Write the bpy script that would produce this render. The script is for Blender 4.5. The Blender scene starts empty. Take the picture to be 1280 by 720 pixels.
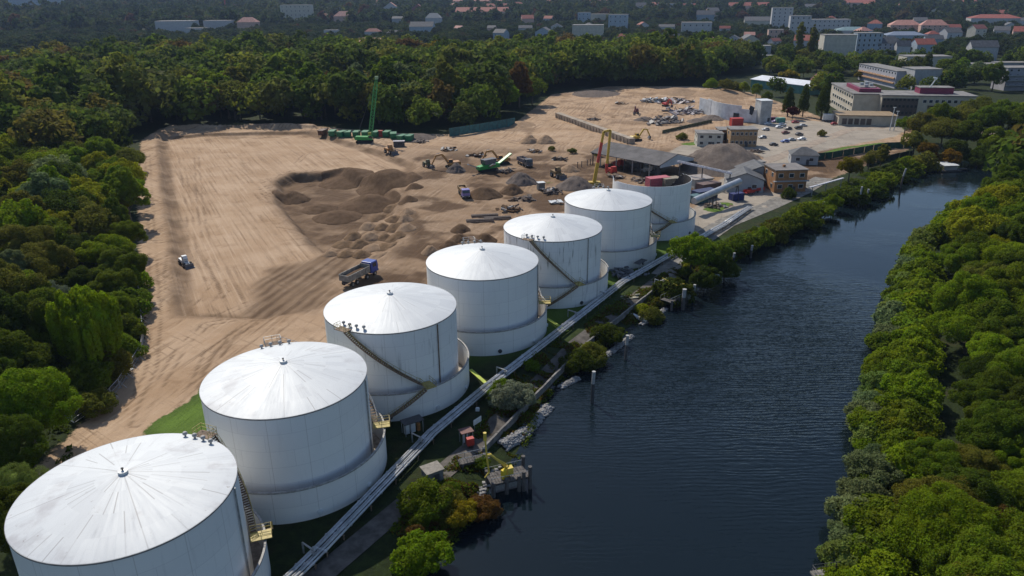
import bpy, math, random

HAZE = 0.000045
import numpy as np
from mathutils import Vector, Matrix
random.seed(7); RNG = np.random.default_rng(11)
SC = bpy.context.scene; COL = SC.collection
R_ = math.radians
# ---------------------------------------------------------------- camera maths
FPX, PITCH, ROLL, CAMH = 927.55, R_(21.6358), R_(-0.50982), 69.2
def at(px, py, z=0.0):
    X = px-640; Y = py-360; c, s = math.cos(ROLL), math.sin(ROLL)
    X, Y = X*c+Y*s, -X*s+Y*c
    cx, cz = X/FPX, -Y/FPX
    wy = math.cos(PITCH)+cz*math.sin(PITCH); wz = -math.sin(PITCH)+cz*math.cos(PITCH)
    t = (z-CAMH)/wz
    return Vector((cx*t, wy*t, z))
def proj(x, y, z):
    z = z-CAMH; c, s = math.cos(PITCH), math.sin(PITCH)
    d = y*c-z*s; u = y*s+z*c; X = FPX*x/d; Y = -FPX*u/d
    c, s = math.cos(ROLL), math.sin(ROLL)
    return 640+X*c-Y*s, 360+X*s+Y*c
def W(pts, z=0.0):
    return [tuple(at(*p, z))[:2] for p in pts]

# ---------------------------------------------------------------- noise + terrain
_lat = RNG.random((256, 256))
def vnoise(x, y):
    x = np.asarray(x, float); y = np.asarray(y, float)
    xi = np.floor(x).astype(int); yi = np.floor(y).astype(int)
    fx = x-xi; fy = y-yi; fx = fx*fx*(3-2*fx); fy = fy*fy*(3-2*fy)
    a = _lat[xi & 255, yi & 255]; b = _lat[(xi+1) & 255, yi & 255]
    c = _lat[xi & 255, (yi+1) & 255]; d = _lat[(xi+1) & 255, (yi+1) & 255]
    return (a*(1-fx)+b*fx)*(1-fy)+(c*(1-fx)+d*fx)*fy
def fbm(x, y, o=4):
    s = 0; a = 1; t = 0
    for i in range(o):
        s = s+a*vnoise(np.asarray(x)*2**i+17*i, np.asarray(y)*2**i+31*i); t += a; a *= .5
    return s/t
def sst(a, b, x):
    t = np.clip((np.asarray(x, float)-a)/(b-a), 0, 1); return t*t*(3-2*t)
def pdist(x, y, pts):
    """distance to an open polyline"""
    best = np.full(np.shape(x), 1e9)
    for (ax, ay), (bx, by) in zip(pts[:-1], pts[1:]):
        dx, dy = bx-ax, by-ay; L = dx*dx+dy*dy
        t = np.clip(((x-ax)*dx+(y-ay)*dy)/L, 0, 1)
        best = np.minimum(best, np.hypot(x-ax-t*dx, y-ay-t*dy))
    return best
def sdf(x, y, poly):
    """signed distance, negative inside"""
    x = np.asarray(x, float); y = np.asarray(y, float)
    best = pdist(x, y, list(poly)+[poly[0]])
    ins = np.zeros(np.shape(x), bool)
    n = len(poly)
    for i in range(n):
        ax, ay = poly[i]; bx, by = poly[(i+1) % n]
        if ay == by: continue
        cond = ((ay > y) != (by > y)) & (x < (bx-ax)*(y-ay)/(by-ay)+ax)
        ins ^= cond
    return np.where(ins, -best, best)

SHORE_L = [(-62, -50), (-8.9, 79.1), (2, 103.3), (9.1, 126.2), (29, 154), (50.3, 181.8), (92.2, 227.7), (157.7, 299.5), (196.3, 323), (260, 345), (340, 362), (560, 385)]
SHORE_R = [(560, 352), (330, 328), (250, 314), (205, 298), (160, 256), (120, 210.4), (95, 172), (75, 137), (56, 102.5), (40, 74.1), (-18, -50)]
CANAL = SHORE_L+SHORE_R
FIELD = W([(196, 172), (255, 166), (390, 164), (420, 172), (480, 190), (520, 205), (500, 300), (470, 330), (400, 385), (330, 400), (215, 395), (212, 300), (200, 230)])
PIT = W([(342, 222), (365, 212), (430, 210), (485, 226), (505, 242), (495, 262), (455, 280), (420, 300), (405, 312), (385, 300), (365, 280), (340, 248)])
SITE = W([(176, 176), (200, 161), (390, 157), (480, 166), (560, 168), (640, 157), (690, 118), (760, 108), (870, 108), (940, 116), (1010, 140), (1040, 152), (1140, 160), (1145, 170), (1138, 186), (1085, 206), (1042, 222), (1008, 240), (960, 262), (905, 285), (870, 300), (800, 275), (720, 318), (600, 395), (440, 425), (330, 452), (262, 480), (225, 520), (150, 560), (60, 610), (20, 640), (30, 600), (105, 527), (132, 497), (172, 450), (182, 405), (174, 330), (172, 250)])
RIDGE = W([(192, 172), (215, 161), (300, 158), (390, 160)])
WATER_Z = -1.5
def T(x, y):
    x = np.asarray(x, float); y = np.asarray(y, float)
    c = sdf(x, y, CANAL)
    left = (y-8 > (x)*1.25)            # rough side test, only softens the bank slope
    w = np.where(left, 8.0, 5.0)
    h = -1.7*(1-sst(0, 1, c/w))
    h = np.where(c < 0, -1.7-2.5*sst(0, 6, -c), h)
    f = sdf(x, y, FIELD)
    h = h-1.3*sst(0, 3.0, -f)
    p = sdf(x, y, PIT)+2.5*(fbm(x/9, y/9, 3)-.5)
    h = h-3.6*sst(0, 4.5, -p)
    r = pdist(x, y, RIDGE)
    h = h+(1.9+.8*(fbm(x/5, y/5, 2)-.5))*(1-sst(.6, 4.2, r))
    s = sdf(x, y, SITE)
    h = h+sst(0, 4, -s)*(fbm(x/14+5, y/14, 3)-.5)*np.where(f < 0, .35, 1.1)*sst(-1, 1, y-150)
    d = np.hypot(x, y)
    h = h+52*sst(1300, 3600, d)+5*(fbm(x/420, y/420, 3)-.5)*sst(900, 2200, d)
    return h
def Tz(x, y): return float(T(np.array([x]), np.array([y]))[0])
def atg(px, py, up=0.):
    """ground point seen at a pixel of the survey photo (or the ground below a point 'up' metres high)"""
    z = 0.0
    for _ in range(14):
        p = at(px, py, z+up); z = .5*z+.5*Tz(p.x, p.y)
    p = at(px, py, z+up); return Vector((p.x, p.y, Tz(p.x, p.y)))

# ---------------------------------------------------------------- materials
MATS = {}
class NT:
    def __init__(s, name):
        m = bpy.data.materials.new(name); m.use_nodes = True; s.m = m; s.t = m.node_tree; s.n = s.t.nodes; s.l = s.t.links
        s.b = s.n['Principled BSDF']; s.out = s.n['Material Output']
    def add(s, typ, **kw):
        nd = s.n.new(typ)
        for k, v in kw.items():
            if k.startswith('i_'):
                key = k[2:]; key = int(key) if key.isdigit() else key.replace('_', ' ')
                s.put(nd, key, v)
            else: setattr(nd, k, v)
        return nd
    def put(s, nd, key, v):
        if isinstance(v, bpy.types.NodeSocket): s.l.new(v, nd.inputs[key])
        else: nd.inputs[key].default_value = v
    def math(s, op, a, b=None, clamp=False):
        nd = s.n.new('ShaderNodeMath'); nd.operation = op; nd.use_clamp = clamp
        s.put(nd, 0, a)
        if b is not None: s.put(nd, 1, b)
        return nd.outputs[0]
    def mix(s, f, a, b, mode='MIX'):
        nd = s.n.new('ShaderNodeMix'); nd.data_type = 'RGBA'; nd.blend_type = mode
        s.put(nd, 0, f); s.put(nd, 6, a if isinstance(a, bpy.types.NodeSocket) else (*a[:3], 1)); s.put(nd, 7, b if isinstance(b, bpy.types.NodeSocket) else (*b[:3], 1))
        return nd.outputs[2]
    def noise(s, vec, scale, detail=4, rough=.55):
        nd = s.n.new('ShaderNodeTexNoise'); s.put(nd, 'Scale', scale); s.put(nd, 'Detail', detail); s.put(nd, 'Roughness', rough)
        if vec is not None: s.l.new(vec, nd.inputs['Vector'])
        return nd.outputs[0]
    def ramp(s, f, a, b):
        nd = s.n.new('ShaderNodeMapRange'); nd.interpolation_type = 'SMOOTHSTEP'
        s.put(nd, 0, f); s.put(nd, 1, a); s.put(nd, 2, b); return nd.outputs[0]
    def bump(s, h, dist, strength=1.0):
        nd = s.n.new('ShaderNodeBump'); s.put(nd, 'Height', h); s.put(nd, 'Distance', dist); s.put(nd, 'Strength', strength)
        s.l.new(nd.outputs[0], s.b.inputs['Normal'])
    def obj(s): return s.n.new('ShaderNodeTexCoord').outputs['Object']
    def pos(s): return s.n.new('ShaderNodeNewGeometry').outputs['Position']
    def scaled(s, vec, sc):
        nd = s.n.new('ShaderNodeMapping'); s.l.new(vec, nd.inputs[0]); nd.inputs['Scale'].default_value = sc; return nd.outputs[0]

def pm(name, col, var=.25, scale=1.5, rough=.7, metal=0., bump=.0, col2=None):
    """painted / mineral material with uneven tone"""
    if name in MATS: return MATS[name]
    k = NT(name); v = k.obj()
    n = k.noise(v, scale, 5, .65)
    c2 = col2 or tuple(c*(1-var*1.6) for c in col); c1 = tuple(min(1, c*(1+var*.6)) for c in col)
    k.l.new(k.mix(k.ramp(n, .3, .7), c2, c1), k.b.inputs['Base Color'])
    k.b.inputs['Roughness'].default_value = rough; k.b.inputs['Metallic'].default_value = metal
    if bump: k.bump(n, bump, 1.0)
    MATS[name] = k.m; return k.m

# ---------------------------------------------------------------- mesh builder
class MB:
    def __init__(s): s.v = []; s.f = []; s.mi = []; s.cur = 0
    def _add(s, vs, fs):
        o = len(s.v); s.v += [tuple(v) for v in vs]; s.f += [tuple(i+o for i in f) for f in fs]; s.mi += [s.cur]*len(fs); return s
    def mat(s, i): s.cur = i; return s
    def box(s, c, d, rz=0., rx=0., ry=0.):
        M = Matrix.Rotation(rz, 3, 'Z') @ Matrix.Rotation(ry, 3, 'Y') @ Matrix.Rotation(rx, 3, 'X')
        vs = [Vector(c)+M @ Vector((sx*d[0]/2, sy*d[1]/2, sz*d[2]/2)) for sx in (-1, 1) for sy in (-1, 1) for sz in (-1, 1)]
        return s._add(vs, [(0, 1, 3, 2), (4, 6, 7, 5), (0, 4, 5, 1), (2, 3, 7, 6), (0, 2, 6, 4), (1, 5, 7, 3)])
    def beam(s, p, q, w, h):
        p, q = Vector(p), Vector(q); d = (q-p).normalized()
        up = Vector((0, 0, 1)) if abs(d.z) < .95 else Vector((0, 1, 0))
        a = d.cross(up).normalized()*w/2; b = a.cross(d).normalized()*h/2
        vs = [p-a-b, p+a-b, p+a+b, p-a+b, q-a-b, q+a-b, q+a+b, q-a+b]
        return s._add(vs, [(3, 2, 1, 0), (4, 5, 6, 7), (0, 1, 5, 4), (1, 2, 6, 5), (2, 3, 7, 6), (3, 0, 4, 7)])
    def tube(s, p, q, r, n=8, r2=None, cap=True):
        r2 = r if r2 is None else r2
        p, q = Vector(p), Vector(q); d = (q-p).normalized()
        up = Vector((0, 0, 1)) if abs(d.z) < .95 else Vector((0, 1, 0))
        a = d.cross(up).normalized(); b = a.cross(d)
        vs = []
        for c, rr in ((p, r), (q, r2)):
            for i in range(n):
                t = 2*math.pi*i/n; vs.append(c+(a*math.cos(t)+b*math.sin(t))*rr)
        fs = [(i, (i+1) % n, n+(i+1) % n, n+i) for i in range(n)]
        if cap: fs += [tuple(range(n-1, -1, -1)), tuple(range(n, 2*n))]
        return s._add(vs, fs)
    def path(s, pts, r, n=8):
        for a, b in zip(pts[:-1], pts[1:]): s.tube(a, b, r, n)
        return s
    def prism(s, poly, z0, z1):
        n = len(poly); vs = [(x, y, z0) for x, y in poly]+[(x, y, z1) for x, y in poly]
        return s._add(vs, [tuple(range(n-1, -1, -1)), tuple(range(n, 2*n))]+[(i, (i+1) % n, n+(i+1) % n, n+i) for i in range(n)])
    def extr(s, prof, axis_w, M=None):
        """profile in XZ extruded along Y by +-w/2"""
        n = len(prof); vs = [Vector((x, -axis_w/2, z)) for x, z in prof]+[Vector((x, axis_w/2, z)) for x, z in prof]
        if M: vs = [M @ v for v in vs]
        return s._add(vs, [tuple(range(n)), tuple(range(2*n-1, n-1, -1))]+[(n+i, n+(i+1) % n, (i+1) % n, i) for i in range(n)])
    def lathe(s, prof, n=48, a0=0, a1=2*math.pi):
        full = abs(a1-a0-2*math.pi) < 1e-6; m = n if full else n+1
        vs = [(r*math.cos(a0+(a1-a0)*i/n), r*math.sin(a0+(a1-a0)*i/n), z) for i in range(m) for r, z in prof]
        k = len(prof); fs = []
        for i in range(n):
            j = (i+1) % m
            for t in range(k-1): fs.append((i*k+t, j*k+t, j*k+t+1, i*k+t+1))
        return s._add(vs, fs)
    def build(s, name, mats, parent=None, loc=(0, 0, 0), rz=0., smooth=False, bevel=0.):
        me = bpy.data.meshes.new(name); me.from_pydata(s.v, [], s.f)
        for m in (mats if isinstance(mats, (list, tuple)) else [mats]): me.materials.append(m)
        if any(s.mi): me.polygons.foreach_set('material_index', s.mi)
        if smooth: me.polygons.foreach_set('use_smooth', [True]*len(me.polygons))
        me.update()
        o = bpy.data.objects.new(name, me); COL.objects.link(o); o.location = loc; o.rotation_euler = (0, 0, rz)
        if parent: o.parent = parent
        if bevel:
            b = o.modifiers.new('bevel', 'BEVEL'); b.width = bevel; b.segments = 2; b.limit_method = 'ANGLE'
        return o
def np_mesh(name, V, F, mats, smooth=False):
    """quads from numpy arrays"""
    me = bpy.data.meshes.new(name); V = np.asarray(V, np.float32); F = np.asarray(F, np.int32); k = F.shape[1]
    me.vertices.add(len(V)); me.vertices.foreach_set('co', V.ravel())
    me.loops.add(F.size); me.loops.foreach_set('vertex_index', F.ravel())
    me.polygons.add(len(F)); me.polygons.foreach_set('loop_start', np.arange(0, F.size, k, dtype=np.int32))
    if smooth: me.polygons.foreach_set('use_smooth', np.ones(len(F), bool))
    for m in mats: me.materials.append(m)
    me.update(calc_edges=True); return me
def link(name, me, parent=None, loc=(0, 0, 0)):
    o = bpy.data.objects.new(name, me); COL.objects.link(o); o.location = loc
    if parent: o.parent = parent
    return o
def tag(o, label=None, cat=None, group=None, kind=None):
    if label: o['label'] = label
    if cat: o['category'] = cat
    if group: o['group'] = group
    if kind: o['kind'] = kind
    return o
def thing(name, label, cat, loc=(0, 0, 0), rz=0., group=None, scale=1.):
    o = bpy.data.objects.new(name, None); COL.objects.link(o); o.location = loc; o.rotation_euler = (0, 0, rz)
    o.scale = (scale,)*3 if not isinstance(scale, tuple) else scale; o.empty_display_size = .5
    return tag(o, label, cat, group)
def copy_tree(o, parent=None):
    c = o.copy(); COL.objects.link(c); c.parent = parent
    for ch in list(o.children): copy_tree(ch, c)
    return c
# ================================================================ world, sun, camera
SUN_AZ, SUN_EL = R_(-29), R_(46)
w = bpy.data.worlds.new('World'); SC.world = w; w.use_nodes = True
sky = w.node_tree.nodes.new('ShaderNodeTexSky'); sky.sky_type = 'NISHITA'; sky.sun_disc = False
sky.sun_elevation = SUN_EL; sky.sun_rotation = SUN_AZ; sky.altitude = 60; sky.air_density = 1.0; sky.dust_density = .6; sky.ozone_density = 2.0
bg = w.node_tree.nodes['Background']; w.node_tree.links.new(sky.outputs[0], bg.inputs[0]); bg.inputs[1].default_value = .11
sd = bpy.data.lights.new('sun', 'SUN'); sd.energy = 3.9; sd.angle = R_(.53); sd.color = (1, .93, .80)
so = bpy.data.objects.new('sun', sd); COL.objects.link(so)
sv = Vector((math.sin(SUN_AZ)*math.cos(SUN_EL), math.cos(SUN_AZ)*math.cos(SUN_EL), math.sin(SUN_EL)))
so.rotation_euler = sv.to_track_quat('Z', 'Y').to_euler(); so.location = sv*500
cam = bpy.data.cameras.new('camera'); co = bpy.data.objects.new('camera', cam); COL.objects.link(co); SC.camera = co
cam.sensor_fit = 'HORIZONTAL'; cam.sensor_width = 36; cam.lens = 36*FPX/1280; cam.clip_end = 30000; cam.clip_start = .5
r0 = Vector((1, 0, 0)); u0 = Vector((0, math.sin(PITCH), math.cos(PITCH))); f0 = Vector((0, math.cos(PITCH), -math.sin(PITCH)))
cr, sr = math.cos(ROLL), math.sin(ROLL)
r1 = r0*cr+u0*sr; u1 = u0*cr-r0*sr
co.matrix_world = Matrix(((r1.x, u1.x, -f0.x, 0), (r1.y, u1.y, -f0.y, 0), (r1.z, u1.z, -f0.z, CAMH), (0, 0, 0, 1)))
vs = SC.view_settings; vs.view_transform = 'Standard'; vs.look = 'None'; vs.gamma = 1; vs.use_curve_mapping = False; vs.exposure = 0.22
SC.render.engine = 'CYCLES'; cy = SC.cycles; cy.use_denoising = True; cy.max_bounces = 6; cy.diffuse_bounces = 3; cy.glossy_bounces = 3; cy.transmission_bounces = 2; cy.volume_bounces = 0; cy.caustics_reflective = False; cy.caustics_refractive = False
cy.use_fast_gi = False; cy.sample_clamp_indirect = 6

# ================================================================ ground sheet
def axis(segs):
    out = []
    for a, b, st in segs: out += list(np.arange(a, b, st))
    return np.array(out+[segs[-1][1]])
def geo(a, b, n): return list(a+(b-a)*((np.linspace(0, 1, n))**3))
gx = np.array([-x for x in geo(340, 9000, 34)[::-1]][:-1]+list(axis([(-340, -200, 2.5), (-200, 62, .6), (62, 130, 1.0), (130, 340, 2.5)]))+geo(340, 9000, 34)[1:])
gy = np.array([-600, -400, -250, -160, -100, -60, -30, 0, 20]+list(axis([(30, 100, 1.5), (100, 430, .6), (430, 700, 2.5)]))+geo(700, 12000, 70)[1:])
X, Y = np.meshgrid(gx, gy); X = X.ravel(); Y = Y.ravel()
Zg = T(X, Y)
s_site = sdf(X, Y, SITE); s_field = sdf(X, Y, FIELD); s_pit = sdf(X, Y, PIT); s_can = sdf(X, Y, CANAL)
insite = s_site < 0
# --- wheel ruts and grader lines, as real relief plus a soil mask
rut = np.zeros_like(X); dark = np.zeros_like(X)
def lines(dirx, diry, wl, amp, mask, warp=3., seed=0):
    L = math.hypot(dirx, diry); ux, uy = -diry/L, dirx/L
    u = X*ux+Y*uy+warp*(fbm(X/40+seed, Y/40, 2)-.5)*4
    a = np.sin(2*np.pi*u/wl); brk = sst(.40, .62, fbm(X*ux/2.2+Y*uy/2.2+seed, (X*dirx+Y*diry)/L/45., 3))
    return a*amp*mask*brk
mk = sst(0, 4, -s_field)*(1-sst(-10, 0, -s_pit))
rut += lines(-.47, .88, 2.1, .03, mk, .6)+lines(-.50, .86, 3.4, .03, mk, .8, 3)
mk2 = insite*(1-mk)*sst(140, 170, Y)
rut += lines(.25, .97, 2.3, .10, mk2*sst(.45, .6, fbm(X/30, Y/30+9, 2)), 6., 5)+lines(-.75, .6, 2.6, .09, mk2*sst(.5, .62, fbm(X/34+4, Y/34, 2)), 6., 6)+lines(.9, .4, 2.8, .08, mk2*sst(.5, .62, fbm(X/34+14, Y/34+3, 2)), 5., 9)
TRK = [[(225, 520), (262, 440), (330, 390), (395, 345), (470, 280), (520, 260), (575, 245), (600, 215)], [(235, 500), (290, 420), (360, 380), (430, 335), (500, 275), (560, 262), (640, 240)],
       [(205, 390), (215, 300), (198, 185)], [(150, 540), (190, 460), (195, 400), (190, 300), (184, 190)], [(170, 530), (230, 430), (260, 405), (330, 395)], [(270, 390), (340, 360), (400, 330), (470, 310), (540, 300), (620, 270)],
       [(300, 395), (360, 350), (420, 320)], [(320, 400), (390, 350), (440, 318)], [(340, 390), (405, 340), (450, 315)], [(600, 245), (560, 270), (545, 300), (520, 330), (480, 345)], [(590, 240), (545, 262), (530, 290), (515, 320)],
       [(480, 190), (530, 215), (580, 225), (620, 238), (690, 250)], [(470, 200), (520, 225), (570, 245)], [(640, 190), (700, 185), (790, 178), (850, 165)], [(620, 180), (690, 172), (740, 165)], [(560, 250), (590, 300), (600, 320)],
       [(370, 200), (385, 188), (375, 195), (430, 195), (500, 210)], [(230, 385), (262, 345), (240, 310), (235, 250), (225, 190)], [(250, 392), (280, 360), (262, 320), (250, 260), (245, 190)]]
for tr in TRK:
    pts = [at(*p)[:2] for p in tr]; dd = pdist(X, Y, pts)+.5*(fbm(X/3, Y/3, 2)-.5)
    g = np.exp(-((dd-.95)/.28)**2); fade = .35+.65*sst(.38, .6, fbm(X/11+tr[0][0], Y/11, 3)); rut -= .11*g*fade; rut += .04*fade*np.exp(-((dd-1.7)/.4)**2); dark = np.maximum(dark, .34*g*fade)
lump = insite*(1-mk)*sst(145, 165, Y)
Zg = Zg+rut+lump*((fbm(X/2.3, Y/2.3, 3)-.5)*.55*sst(.42, .62, fbm(X/22+7, Y/22, 2)))
dark = np.maximum(dark, sst(.35, .8, -np.minimum(rut, 0)*12)*.55)
dark = np.maximum(dark, sst(-4, 3, -s_pit)*np.clip(.35+1.0*fbm(X/6, Y/6, 4), 0, 1))
# shade of the field-edge slope painted dark into the soil, and worked soil east of it
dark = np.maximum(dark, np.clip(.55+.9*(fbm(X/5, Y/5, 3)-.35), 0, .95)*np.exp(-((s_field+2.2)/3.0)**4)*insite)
DK = W([(296, 398), (330, 330), (372, 322), (395, 315), (470, 268), (505, 285), (430, 345), (405, 398)])
s_dk = sdf(X, Y, DK)+7*(fbm(X/9, Y/9, 3)-.5)
stk = .5+.5*np.sin((X*.97-Y*.25)*2.1+5*fbm(X/14, Y/14, 2))
dark = np.maximum(dark, sst(2, -5, s_dk)*np.clip(.42+.8*stk*fbm(X/5+3, Y/9, 3)+.3*fbm(X/4, Y/4, 3), 0, 1))
rut = rut-.10*stk*sst(2, -5, s_dk)
s_s2 = sdf(X, Y, W([(470, 262), (600, 240), (650, 262), (640, 300), (560, 335), (470, 345), (440, 330)]))
dark = np.maximum(dark, sst(3, -6, s_s2+6*(fbm(X/8+9, Y/8, 3)-.5))*np.clip(.1+1.1*(fbm(X/5+30, Y/5, 4)-.38), 0, .8))
worked = insite*sst(-8, 6, s_field)*sst(-60, -46, X)*sst(150, 175, Y)*(1-sst(330, 380, Y))
dark = np.maximum(dark, worked*(.42+.62*sst(.40, .58, fbm(X/12+3, Y/12+8, 4))))
dark = np.maximum(dark, insite*.5*sst(.5, .7, fbm(X/10, Y/10+40, 4))*sst(380, 400, Y))
nx, ny = len(gx), len(gy)
I = np.arange(nx*ny).reshape(ny, nx)
F = np.stack([I[:-1, :-1], I[:-1, 1:], I[1:, 1:], I[1:, :-1]], -1).reshape(-1, 4)

k = NT('ground_soil'); P = k.pos()
at1 = k.add('ShaderNodeAttribute', attribute_name='soil'); sep = k.add('ShaderNodeSeparateColor'); k.l.new(at1.outputs['Color'], sep.inputs[0])
nz = k.noise(P, .55, 6, .7); nf = k.noise(P, 3.2, 4, .7); nl = k.noise(P, .06, 4, .6); nm = k.noise(P, .16, 5, .65)
sandm = k.ramp(k.math('ADD', sep.outputs[0], k.math('MULTIPLY', k.math('SUBTRACT', nz, .5), .55)), .44, .56)
sand = k.mix(k.ramp(nl, .3, .7), (.345, .23, .142), (.43, .305, .205))
sand = k.mix(k.math('MULTIPLY', k.ramp(nm, .52, .75), .6), sand, (.225, .138, .078))
sand = k.mix(k.math('MULTIPLY', k.ramp(nf, .45, .8), .4), sand, (.20, .123, .068))
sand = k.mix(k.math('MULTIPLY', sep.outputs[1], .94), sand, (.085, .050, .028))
def streak_noise(rot, sx, sy):
    m1 = k.n.new('ShaderNodeMapping'); k.l.new(P, m1.inputs[0]); m1.inputs['Rotation'].default_value = (0, 0, rot)
    return k.noise(k.scaled(m1.outputs[0], (sx, sy, 1)), 1.0, 5, .7)
sa = streak_noise(R_(-28), 1.15, .022); sb = streak_noise(R_(14), .9, .03); sc2 = streak_noise(R_(-52), .8, .035)
fm = at1.outputs['Alpha']; inv = k.math('SUBTRACT', 1, fm)
brk_ = k.ramp(k.noise(P, .045, 4, .65), .40, .62)
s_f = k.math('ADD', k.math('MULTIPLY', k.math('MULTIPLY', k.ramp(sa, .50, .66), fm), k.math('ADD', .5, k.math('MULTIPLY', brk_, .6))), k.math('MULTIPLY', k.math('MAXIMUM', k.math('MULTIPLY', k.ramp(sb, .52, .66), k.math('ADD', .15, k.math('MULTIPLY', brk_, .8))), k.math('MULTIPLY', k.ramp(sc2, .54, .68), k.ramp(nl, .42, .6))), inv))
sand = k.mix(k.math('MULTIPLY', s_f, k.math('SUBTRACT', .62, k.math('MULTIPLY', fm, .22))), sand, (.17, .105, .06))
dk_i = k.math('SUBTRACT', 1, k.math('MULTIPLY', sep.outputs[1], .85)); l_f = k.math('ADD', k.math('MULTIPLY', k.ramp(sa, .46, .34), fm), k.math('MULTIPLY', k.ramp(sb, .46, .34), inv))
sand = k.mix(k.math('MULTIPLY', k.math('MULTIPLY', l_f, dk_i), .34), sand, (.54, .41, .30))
gr = k.mix(k.ramp(nz, .3, .7), (.012, .018, .006), (.026, .040, .010))
gr = k.mix(k.math('MULTIPLY', k.ramp(nm, .5, .7), .7), gr, (.042, .036, .018))
bright = k.mix(k.ramp(nf, .3, .7), (.075, .14, .018), (.14, .22, .036))
gr = k.mix(k.math('MULTIPLY', sep.outputs[2], .85), gr, bright)
at2 = k.add('ShaderNodeAttribute', attribute_name='paved'); pv_ = k.ramp(k.math('ADD', at2.outputs['Fac'], k.math('MULTIPLY', k.math('SUBTRACT', nz, .5), .5)), .4, .6)
lot = k.mix(k.ramp(nl, .3, .7), (.27, .235, .195), (.36, .31, .255)); lot = k.mix(k.math('MULTIPLY', k.ramp(nm, .5, .7), .5), lot, (.19, .165, .14)); lot = k.mix(k.math('MULTIPLY', k.ramp(nf, .5, .8), .35), lot, (.16, .14, .12))
sand = k.mix(pv_, sand, lot)
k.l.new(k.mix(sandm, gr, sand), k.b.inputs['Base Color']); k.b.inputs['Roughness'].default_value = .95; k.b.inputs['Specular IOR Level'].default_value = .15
k.bump(k.math('ADD', k.math('ADD', k.math('MULTIPLY', nf, .5), nz), k.math('MULTIPLY', s_f, -.6)), .18)
me = np_mesh('ground', np.stack([X, Y, Zg], 1), F, [k.m], True)
grass = np.maximum(np.exp(-(pdist(X, Y, W([(1008, 197), (1060, 184), (1110, 178)]))/2.6)**2), np.exp(-(pdist(X, Y, W([(860, 180), (880, 178)]))/6)**2))
grass = np.maximum(grass, np.exp(-(pdist(X, Y, W([(215, 530), (250, 512)]))/5)**2))
grass = np.maximum(grass, np.exp(-(pdist(X, Y, W([(890, 262), (905, 255)]))/5)**2)); grass = np.maximum(grass, .7*np.exp(-(pdist(X, Y, W([(690, 228), (650, 230)]))/4)**2))
grass = np.maximum(grass, .6*np.exp(-(pdist(X, Y, W([(1150, 150), (1200, 160)]))/12)**2))
grass = np.maximum(grass, .8*sst(-6, 3, s_site)*(1-sst(14, 26, s_site))*(1-sst(205, 218, Y))*(X > -60))
sandv = .5-np.clip(s_site/5, -1, 1)*.5
sandv = sandv*(1-.95*np.clip(grass-.35, 0, .65)/.65)
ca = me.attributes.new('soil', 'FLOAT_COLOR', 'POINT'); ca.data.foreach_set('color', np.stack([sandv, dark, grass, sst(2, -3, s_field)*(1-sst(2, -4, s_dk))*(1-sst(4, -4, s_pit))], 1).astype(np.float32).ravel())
LOT = W([(790, 212), (850, 183), (960, 150), (1040, 152), (1140, 158), (1120, 170), (1010, 192), (990, 232), (960, 258), (905, 285), (870, 300), (862, 272), (880, 240), (900, 225), (965, 202), (930, 188), (870, 192), (820, 218)])
pa = me.attributes.new('paved', 'FLOAT', 'POINT'); pa.data.foreach_set('value', (.5-np.clip(sdf(X, Y, LOT)/5, -1, 1)*.5).astype(np.float32))
tag(link('ground', me), kind='structure')
del X, Y, Zg, F, I

# ================================================================ water
k = NT('canal_water'); P = k.pos()
b = k.b; b.inputs['Base Color'].default_value = (.005, .010, .014, 1); b.inputs['Roughness'].default_value = .06; b.inputs['IOR'].default_value = 1.33; b.inputs['Specular IOR Level'].default_value = .40
wv = k.add('ShaderNodeTexWave', wave_type='BANDS', bands_direction='Y'); k.l.new(k.scaled(P, (.35, 1, 1)), wv.inputs['Vector']); wv.inputs['Scale'].default_value = .33; wv.inputs['Distortion'].default_value = 11; wv.inputs['Detail'].default_value = 3; wv.inputs['Detail Scale'].default_value = .8
n1 = k.noise(k.scaled(P, (.7, 1.4, 1)), 1.1, 3, .6); n2 = k.noise(P, .035, 3, .5); n3 = k.noise(k.scaled(P, (1, 1.6, 1)), .33, 3, .6)
gp = k.add('ShaderNodeVectorMath', operation='DISTANCE'); k.l.new(P, gp.inputs[0]); gp.inputs[1].default_value = (42, 150, WATER_Z)
gust = k.math('SUBTRACT', 1, k.ramp(gp.outputs['Value'], 10, 72)); calm = k.math('ADD', k.math('MULTIPLY', k.ramp(n2, .46, .70), .16), k.math('MULTIPLY', gust, k.math('ADD', .5, k.math('MULTIPLY', n2, 1.2))))
hgt = k.math('MULTIPLY', k.math('ADD', k.math('ADD', k.math('MULTIPLY', wv.outputs[0], .22), k.math('MULTIPLY', n1, .55)), k.math('MULTIPLY', n3, 1.1)), k.math('ADD', k.math('MULTIPLY', calm, .95), .022))
k.bump(hgt, .40, .9)
wp = [(x-2.5, y+1.5, WATER_Z) for x, y in SHORE_L]+[(x+2.5, y-1.5, WATER_Z) for x, y in SHORE_R]
mb = MB(); mb._add(wp, [tuple(range(len(wp)-1, -1, -1))])
tag(mb.build('canal_water', k.m), kind='structure')

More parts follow.
